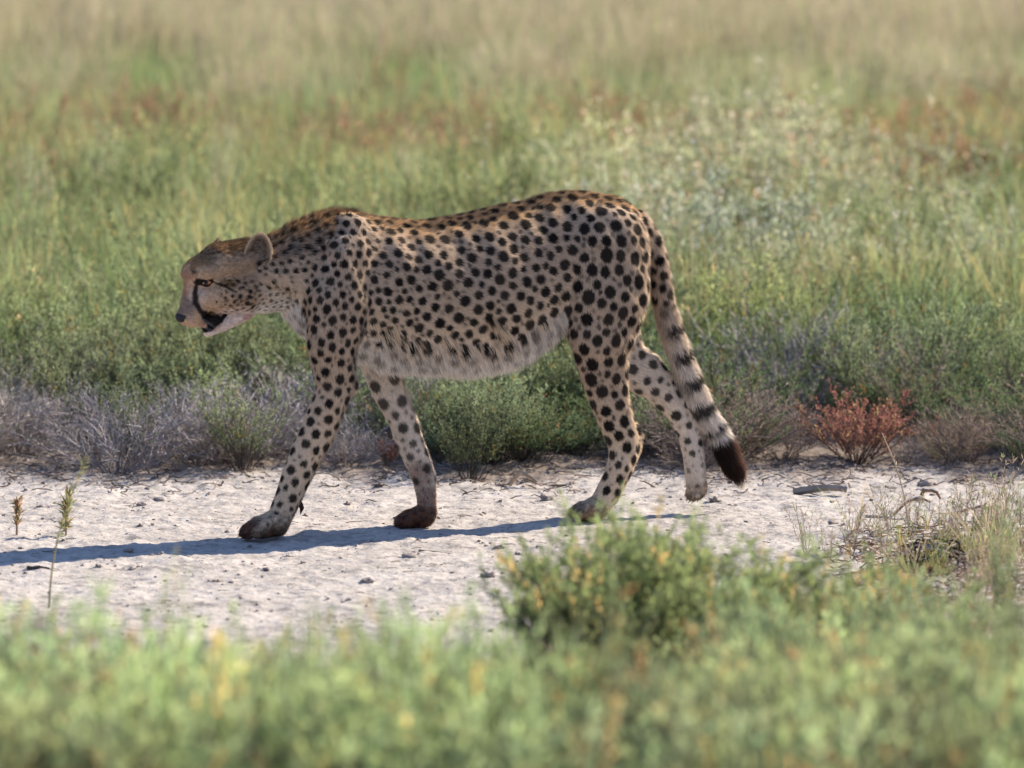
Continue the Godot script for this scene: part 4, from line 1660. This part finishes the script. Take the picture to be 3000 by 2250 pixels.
# ---------------------------------------------------------------- small things on the track
func clod_mesh(rough: float) -> ArrayMesh:
	var st := SurfaceTool.new()
	var s := SphereMesh.new()
	s.radius = 1.0
	s.height = 2.0
	s.radial_segments = 14
	s.rings = 8
	var a := s.get_mesh_arrays()
	var v: PackedVector3Array = a[Mesh.ARRAY_VERTEX]
	var off := rr(0, 50)
	var c := PackedColorArray()
	for i in v.size():
		var p := v[i]
		var k := 1.0 + noise.get_noise_3d(p.x * 0.9 + off, p.y * 0.9, p.z * 0.9) * rough + noise.get_noise_3d(p.x * 2.6 + off, p.y * 2.6, p.z * 2.6) * rough * 0.6
		v[i] = Vector3(p.x * k, maxf(p.y * k * 0.62, -0.25), p.z * k)
		var g := 1.0 + noise.get_noise_3d(p.x * 3.0, p.y * 3.0 + off, p.z * 3.0) * 0.3
		c.push_back(Color(0.27, 0.235, 0.215) * g)
	a[Mesh.ARRAY_VERTEX] = v
	a[Mesh.ARRAY_COLOR] = c
	a[Mesh.ARRAY_NORMAL] = null
	a[Mesh.ARRAY_TANGENT] = null
	var m := ArrayMesh.new()
	m.add_surface_from_arrays(Mesh.PRIMITIVE_TRIANGLES, a)
	st.create_from(m, 0)
	st.generate_normals()
	return st.commit()

# a stick along a bent line: five-sided, tapering
func stick_mesh(pts: Array, r0: float, r1: float, c: Color) -> ArrayMesh:
	var s := Soup.new()
	tube(s, pts, r0, r1, c)
	return s.mesh()

func tube(s: Soup, pts: Array, r0: float, r1: float, c: Color, sides := 5) -> void:
	var rings := []
	for i in pts.size():
		var d: Vector3 = (pts[mini(i + 1, pts.size() - 1)] - pts[maxi(i - 1, 0)]).normalized()
		var u := d.cross(Vector3(0.3, 0.9, 0.2)).normalized()
		var w := d.cross(u)
		var r := lerpf(r0, r1, float(i) / (pts.size() - 1)) * rr(0.85, 1.15)
		var ring := []
		for j in sides:
			var a := TAU * j / sides
			ring.append(pts[i] + (u * cos(a) + w * sin(a)) * r)
		rings.append(ring)
	for i in rings.size() - 1:
		var k := jitter(c, 0.15)
		for j in sides:
			var j2 := (j + 1) % sides
			s.tri(rings[i][j], rings[i + 1][j], rings[i + 1][j2], k, k, k)
			s.tri(rings[i][j], rings[i + 1][j2], rings[i][j2], k, k, k)
	for e in [0, rings.size() - 1]:
		for j in sides - 2:
			s.tri(rings[e][0], rings[e][j + 1], rings[e][j + 2], c, c, c)

func bent(a: Vector3, b: Vector3, n: int, by: float) -> Array:
	var r := [a]
	for i in range(1, n):
		r.append(a.lerp(b, float(i) / n) + wild(by))
	r.append(b)
	return r

func scatter(called: String, meshes: Array, mat: Material, list: Array) -> void:
	# list: [which, transform, tint]
	for k in meshes.size():
		var mine := []
		for e in list:
			if e[0] == k:
				mine.append(e)
		var mm := MultiMesh.new()
		mm.transform_format = MultiMesh.TRANSFORM_3D
		mm.use_colors = true
		mm.mesh = meshes[k]
		mm.instance_count = mine.size()
		for i in mine.size():
			var t: Transform3D = mine[i][1]
			mm.set_instance_transform(i, t)
			mm.set_instance_color(i, mine[i][2])
		var o := MultiMeshInstance3D.new()
		o.name = numbered(called)
		o.multimesh = mm
		o.material_override = mat
		o.set_meta("kind", "stuff")
		add_child(o)

func tall_stalk(called: String, label: String, foot: Vector3, top: Vector3, bow: Vector3, leaves: int, from: float, c0: Color, c1: Color, leaf_len: float, category := "seedling") -> void:
	var o := thing(called, label, category, foot)
	var pts := []
	var e := top - foot
	for i in 9:
		var t := i / 8.0
		pts.append(e * t + bow * sin(t * PI))
	pts[0].y -= 0.01
	part("stem", stick_mesh(pts, 0.0026, 0.0010, c0), wood_mat, o)
	var s := Soup.new()
	for i in leaves:
		var t := rr(from, 1.0)
		var k := mini(int(t * 8.0), 7)
		var p: Vector3 = pts[k].lerp(pts[k + 1], t * 8.0 - k)
		var d: Vector3 = ((pts[k + 1] - pts[k]).normalized() * 0.8 + wild(0.8)).normalized()
		var c := jitter(c0.lerp(c1, rng.randf()), 0.2)
		s.leaf(p, d, any_side(d), leaf_len * rr(0.6, 1.2), 0.0042, c, c * 1.1)
	part("foliage", s.mesh(), leaf_mat, o)

func details() -> void:
	var stone := vmat(0.95, 0.0, 0.2)
	var clods := []
	for k in 4:
		clods.append(clod_mesh(0.5 + 0.15 * k))
	# clods one can pick out: survey x, y, half width in survey units, what sets it apart
	var spots := [
		[88, 1094, 10, "grey clod on the track left of the tall green seedling"],
		[45, 1187, 7, "small dark clod near the left end of the shadow"],
		[278, 1192, 11, "clod standing in the cheetah's shadow, left part"],
		[573, 1231, 9, "pale clod on the track below the near front paw"],
		[655, 1213, 7, "dark clod on the bare track right below the near front paw"],
		[793, 1260, 14, "biggest dark clod on the track in front of the forelegs"],
		[1055, 1248, 16, "cluster like clod on the track right of the middle"],
		[751, 1092, 8, "small clod on the track between the two front paws"],
		[345, 1079, 14, "flat dark clod on the far side of the track, left"],
		[305, 1090, 11, "second flat clod beside the flat dark one on the left"],
		[212, 1228, 9, "brown clod in front of the shadow, left of centre"],
		[285, 1228, 8, "small brown clod in front of the shadow near the blurred stalk"],
		[885, 1205, 17, "low clod heap just in front of the shadow by the far front paw"],
		[1080, 1185, 11, "crumbly clod in front of the shadow right of the forelegs"],
		[1180, 1085, 18, "dark low clod left of the near hind paw"],
		[1545, 1085, 14, "dark clod on the track right of the raised hind paw"],
		[1800, 1135, 14, "clod at the edge of the dry litter, left side"],
		[2000, 1052, 20, "large grey clod at the far track edge by the brown shrub"],
		[1120, 1196, 8, "pebble like clod at the left rim of the large foreground bush"],
		[985, 1050, 10, "brown clod under the green shrub between forelegs and hind legs"],
		[820, 1052, 9, "dark stub like clod at the far track edge between the forelegs"],
	]
	for i in spots.size():
		var e: Array = spots[i]
		var p := on_ground(e[0], e[1])
		var o := tag(part("clod", clods[i % 4], stone, self), e[3], "clod") as Node3D
		var r := px(e[2])
		o.transform = Transform3D(Basis(Vector3.UP, rng.randf() * TAU).scaled_local(Vector3(r, r * 0.8, r * 0.8)), p + Vector3(0, r * 0.1, 0))
	var list := []
	for i in 5200:
		var x := rr(-1.75, 1.75)
		var z := rr(-1.3, 3.2)
		var r := 0.0012 + 0.0042 * pow(rng.randf(), 3.0)
		if noise.get_noise_2d(x * 3.0, z * 3.0 + 11.0) < -0.1 and rng.randf() < 0.7:
			continue
		var g := rr(0.55, 1.75)
		list.append([rng.randi_range(0, 3), Transform3D(Basis(Vector3.UP, rng.randf() * TAU).scaled_local(Vector3(r * rr(0.8, 1.5), r, r)), Vector3(x, gh(x, z) + r * 0.15, z)), Color(g, g * 0.98, g * 0.96)])
	scatter("pebbles", clods, stone, list)
	# litter of broken twigs along both edges
	var bits := []
	for k in 4:
		bits.append(stick_mesh(bent(Vector3(-0.5, 0, 0), Vector3(0.5, 0, 0), 4, 0.07), 0.035, 0.018, [Color(0.13, 0.10, 0.085), Color(0.24, 0.20, 0.17), Color(0.36, 0.33, 0.30), Color(0.09, 0.065, 0.055)][k]))
	list = []
	for i in 2600:
		var x := rr(-1.8, 1.8)
		var back := rng.randf() < 0.72
		var z := track_back(x) + 0.22 * rng.randfn(0.0, 1.0) - 0.04 if back else track_front(x) + 0.25 * rng.randfn(0.0, 1.0)
		if not back and x < 0.1:
			continue
		var l := rr(0.012, 0.055)
		var b := Basis(Vector3.UP, rng.randf() * TAU) * Basis(Vector3(0, 0, 1), rr(-0.35, 0.5))
		list.append([rng.randi_range(0, 3), Transform3D(b.scaled_local(Vector3(l, l * 1.3, l * 1.3)), Vector3(x, gh(x, z) + 0.003, z)), Color.WHITE * rr(0.75, 1.2)])
	for i in 1500:
		var x := rr(-1.7, 1.7)
		var z := rr(-1.0, 2.6)
		if noise.get_noise_2d(x * 2.6, z * 2.6 + 31.0) < 0.12 and rng.randf() < 0.8:
			continue
		var l := rr(0.01, 0.04)
		list.append([rng.randi_range(0, 3), Transform3D(Basis(Vector3.UP, rng.randf() * TAU).scaled_local(Vector3(l, l * 0.9, l * 0.9)), Vector3(x, gh(x, z) + 0.001, z)), Color.WHITE * rr(0.8, 1.3)])
	for i in 900:
		# the heap of dry litter on the right
		var a := rng.randf() * TAU
		var q := sqrt(rng.randf())
		var x := 1.02 + cos(a) * q * 0.30
		var z := 0.75 + sin(a) * q * 0.85
		var l := rr(0.02, 0.085)
		var b := Basis(Vector3.UP, rng.randf() * TAU) * Basis(Vector3(0, 0, 1), rr(-0.3, 0.45))
		list.append([rng.randi_range(0, 3), Transform3D(b.scaled_local(Vector3(l, l * 0.9, l * 0.9)), Vector3(x, gh(x, z) + rr(0.0, 0.03) * (1.0 - q), z)), Color(1.2, 1.0, 0.85) * rr(0.7, 1.2)])
	scatter("twig_litter", bits, stone, list)
	# sticks
	var sticks := [
		[1100, 1050, 1160, 1042, 5.5, Color(0.36, 0.28, 0.20), 0.025, "curved pale twig arching over the far track edge"],
		[1715, 1072, 1830, 1058, 9.0, Color(0.27, 0.235, 0.20), 0.008, "weathered flat log lying across the track on the right"],
		[2085, 945, 2125, 915, 5.0, Color(0.52, 0.48, 0.44), 0.006, "pale broken stick poking up beside the green shrub"],
		[1930, 1115, 2010, 1085, 4.0, Color(0.22, 0.16, 0.12), 0.02, "brown stick leaning over the dry litter heap"],
		[1990, 1075, 2040, 1092, 4.5, Color(0.24, 0.15, 0.10), 0.025, "crooked brown twig at the far side of the litter heap"],
		[905, 1192, 980, 1200, 3.5, Color(0.25, 0.18, 0.12), 0.004, "thin brown stick on the track in front of the shadow"],
		[2060, 1120, 2150, 1098, 4.0, Color(0.30, 0.23, 0.17), 0.012, "long dry stick on top of the litter heap"],
		[60, 1234, 125, 1238, 5.0, Color(0.10, 0.075, 0.06), 0.004, "dark stick lying in front of the shadow at the left"],
		[1870, 1120, 1960, 1135, 3.5, Color(0.42, 0.38, 0.34), 0.008, "pale thin stick at the left side of the litter heap"],
	]
	for e in sticks:
		var a := on_ground(e[0], e[1]) + Vector3(0, px(e[4]) * 0.6, 0)
		var b := at_z(e[2], e[3], a.z + 0.03)
		var pts := []
		for i in 7:
			var t := i / 6.0
			pts.append((b - a) * t + Vector3(0, e[6] * sin(t * PI), 0) + (wild(0.003) if i > 0 and i < 6 else Vector3.ZERO))
		var o := tag(part("stick", stick_mesh(pts, px(e[4]), px(e[4]) * 0.65, e[5]), stone, self), e[7], "stick") as Node3D
		o.position = a
	# dark coiled heap of roots
	var heap := thing("root_heap", "dark coiled heap of fibrous roots beside the dry litter on the right", "root heap", on_ground(2005, 1232))
	var strands := Soup.new()
	for i in 130:
		var a := rng.randf() * TAU
		var r := rr(0.02, 0.055)
		var c := Vector3(rr(-0.035, 0.035), rr(0.0, 0.05), rr(-0.03, 0.03))
		var ax := Vector3(rr(-0.5, 0.5), 1.0, rr(-0.6, 0.6)).normalized()
		var u := any_side(ax)
		var w := ax.cross(u)
		var pts := []
		for k in 7:
			var t := a + k * 0.33
			pts.append(c + (u * cos(t) + w * sin(t)) * r)
		var col := Color(0.028, 0.024, 0.022) if rng.randf() < 0.82 else Color(0.30, 0.27, 0.25)
		tube(strands, pts, 0.0026, 0.0016, col, 4)
	part("strands", strands.mesh(), stone, heap)
	var hoop := []
	for k in 11:
		var t := PI * k / 10.0
		hoop.append(Vector3(cos(t) * 0.036 - 0.012, 0.03 + sin(t) * 0.042, 0.02 * cos(t)) + wild(0.003))
	part("hoop", stick_mesh(hoop, 0.0034, 0.0022, Color(0.05, 0.042, 0.036)), stone, heap)
	# seedlings and stalks
	var green := Color(0.22, 0.27, 0.10)
	tall_stalk("tall_seedling", "tall thin green seedling leaning right at the left of the track", on_ground(105, 1315), at_z(190, 985, on_ground(105, 1315).z - 0.05), Vector3(-0.02, 0.0, 0), 70, 0.4, Color(0.30, 0.25, 0.13), green, 0.022)
	tall_stalk("seedling", "small bushy green seedling just behind the tall leaning one", on_ground(142, 1160), at_z(146, 1070, on_ground(142, 1160).z), Vector3(0.0, 0, 0), 150, 0.15, Color(0.30, 0.20, 0.12), green, 0.030)
	tall_stalk("seedling", "small reddish seedling at the far left of the track", on_ground(36, 1160), at_z(38, 1082, on_ground(36, 1160).z), Vector3(0.0, 0, 0), 110, 0.25, Color(0.32, 0.19, 0.12), Color(0.24, 0.22, 0.10), 0.024)
	tall_stalk("dry_stalk", "tall bare dry stalk standing over the litter on the right", on_ground(1965, 1150), at_z(1905, 935, on_ground(1965, 1150).z), Vector3(0.012, 0.0, 0), 26, 0.1, Color(0.36, 0.29, 0.22), Color(0.42, 0.34, 0.24), 0.016, "stalk")
	var dry := [
		[1745, 1200, 1065, "dry sprig at the left end of the dry growth on the track"], [1838, 1195, 1045, "upright tan sprig left of the tall bare stalk"],
		[1790, 1215, 1100, "low dry sprig between the tan ones on the left"], [1912, 1190, 1070, "dry sprig right below the tall bare stalk"],
		[1965, 1165, 1030, "bushy dry sprig beside the tall bare stalk"], [2055, 1200, 1085, "dry sprig behind the dark root heap"],
		[2080, 1150, 1000, "tall thin dry sprig behind the litter heap"], [2150, 1190, 990, "dry sprig with green tips near the right edge"],
		[2205, 1200, 1000, "dry sprig at the right edge of the photo"], [1880, 1235, 1120, "short dry sprig in front of the litter heap"],
		[1930, 1260, 1130, "dry sprig left of the dark root heap"], [2180, 1120, 960, "grey dry sprig at the far track edge, right"],
	]
	for e in dry:
		var f := on_ground(e[0], e[1])
		shrub("dry_sprig", "sprig", e[0], e[2], f.z, 0.9, e[3], "sprig")
	for e in [[2130, 1200, 1095, "small green grass tuft right of the dark root heap"], [2165, 1225, 1110, "green grass tuft at the right, next to the dry sprigs"], [1995, 1140, 1075, "thin yellow green tuft on the litter heap"]]:
		var f := on_ground(e[0], e[1])
		shrub("grass_tuft", "tuft", e[0], e[2], f.z, 0.9, e[3], "grass tuft")

func _ready() -> void:
	var pitch := deg_to_rad(PITCH)
	fwd = Vector3(0, -sin(pitch), -cos(pitch))
	upv = Vector3(0, cos(pitch), -sin(pitch))
	cam_pos = Vector3(0, LOOK_Y, 0) - fwd * DIST
	var cam := Camera3D.new()
	cam.name = "camera"
	add_child(cam)
	cam.position = cam_pos
	cam.rotation.x = -pitch
	var attr := CameraAttributesPhysical.new()
	var half := 1125.0 / SC / DIST
	attr.frustum_focal_length = 12.0 / half
	attr.frustum_focus_distance = 25.05
	attr.frustum_near = 1.0
	attr.frustum_far = 600.0
	attr.exposure_aperture = 12.0 / half / 90.0
	cam.attributes = attr
	cam.fov = rad_to_deg(2.0 * atan(half))
	cam.near = 1.0
	cam.far = 600.0
	cam.current = true
	var env := Environment.new()
	env.background_mode = Environment.BG_SKY
	env.sky = Sky.new()
	var sm := ProceduralSkyMaterial.new()
	sm.sky_top_color = Color(0.38, 0.50, 0.70)
	sm.sky_horizon_color = Color(0.75, 0.785, 0.83)
	sm.sky_curve = 0.14
	sm.ground_bottom_color = Color(0.50, 0.46, 0.40)
	sm.ground_horizon_color = Color(0.66, 0.70, 0.74)
	sm.sky_energy_multiplier = 0.86
	env.sky.sky_material = sm
	env.tonemap_mode = Environment.TONE_MAPPER_LINEAR
	env.tonemap_exposure = 2.35
	env.sdfgi_enabled = true
	env.ssao_enabled = true
	env.ssil_enabled = true
	var we := WorldEnvironment.new()
	we.name = "sky"
	we.environment = env
	add_child(we)
	var sun := DirectionalLight3D.new()
	sun.name = "sun"
	add_child(sun)
	sun.light_energy = 1.6
	sun.light_color = Color(1.0, 0.945, 0.87)
	sun.light_angular_distance = 0.5
	sun.shadow_enabled = true
	var el := deg_to_rad(33.0)
	var az := deg_to_rad(32.5)
	sun.basis = Basis.looking_at(Vector3(-cos(az) * cos(el), -sin(el), sin(az) * cos(el)))

	rng.seed = 20240611
	noise.seed = 77
	noise.frequency = 1.0
	noise.noise_type = FastNoiseLite.TYPE_SIMPLEX
	noise.fractal_octaves = 2
	body_basis = Basis(Vector3.UP, deg_to_rad(PHI))
	side_n = body_basis * Vector3(0, 0, 1)
	base = Vector3(-0.05, 0.0, (C0 - side_n.x * -0.05) / side_n.z)
	build_ground()
	build_cat()
	plants()
	details()
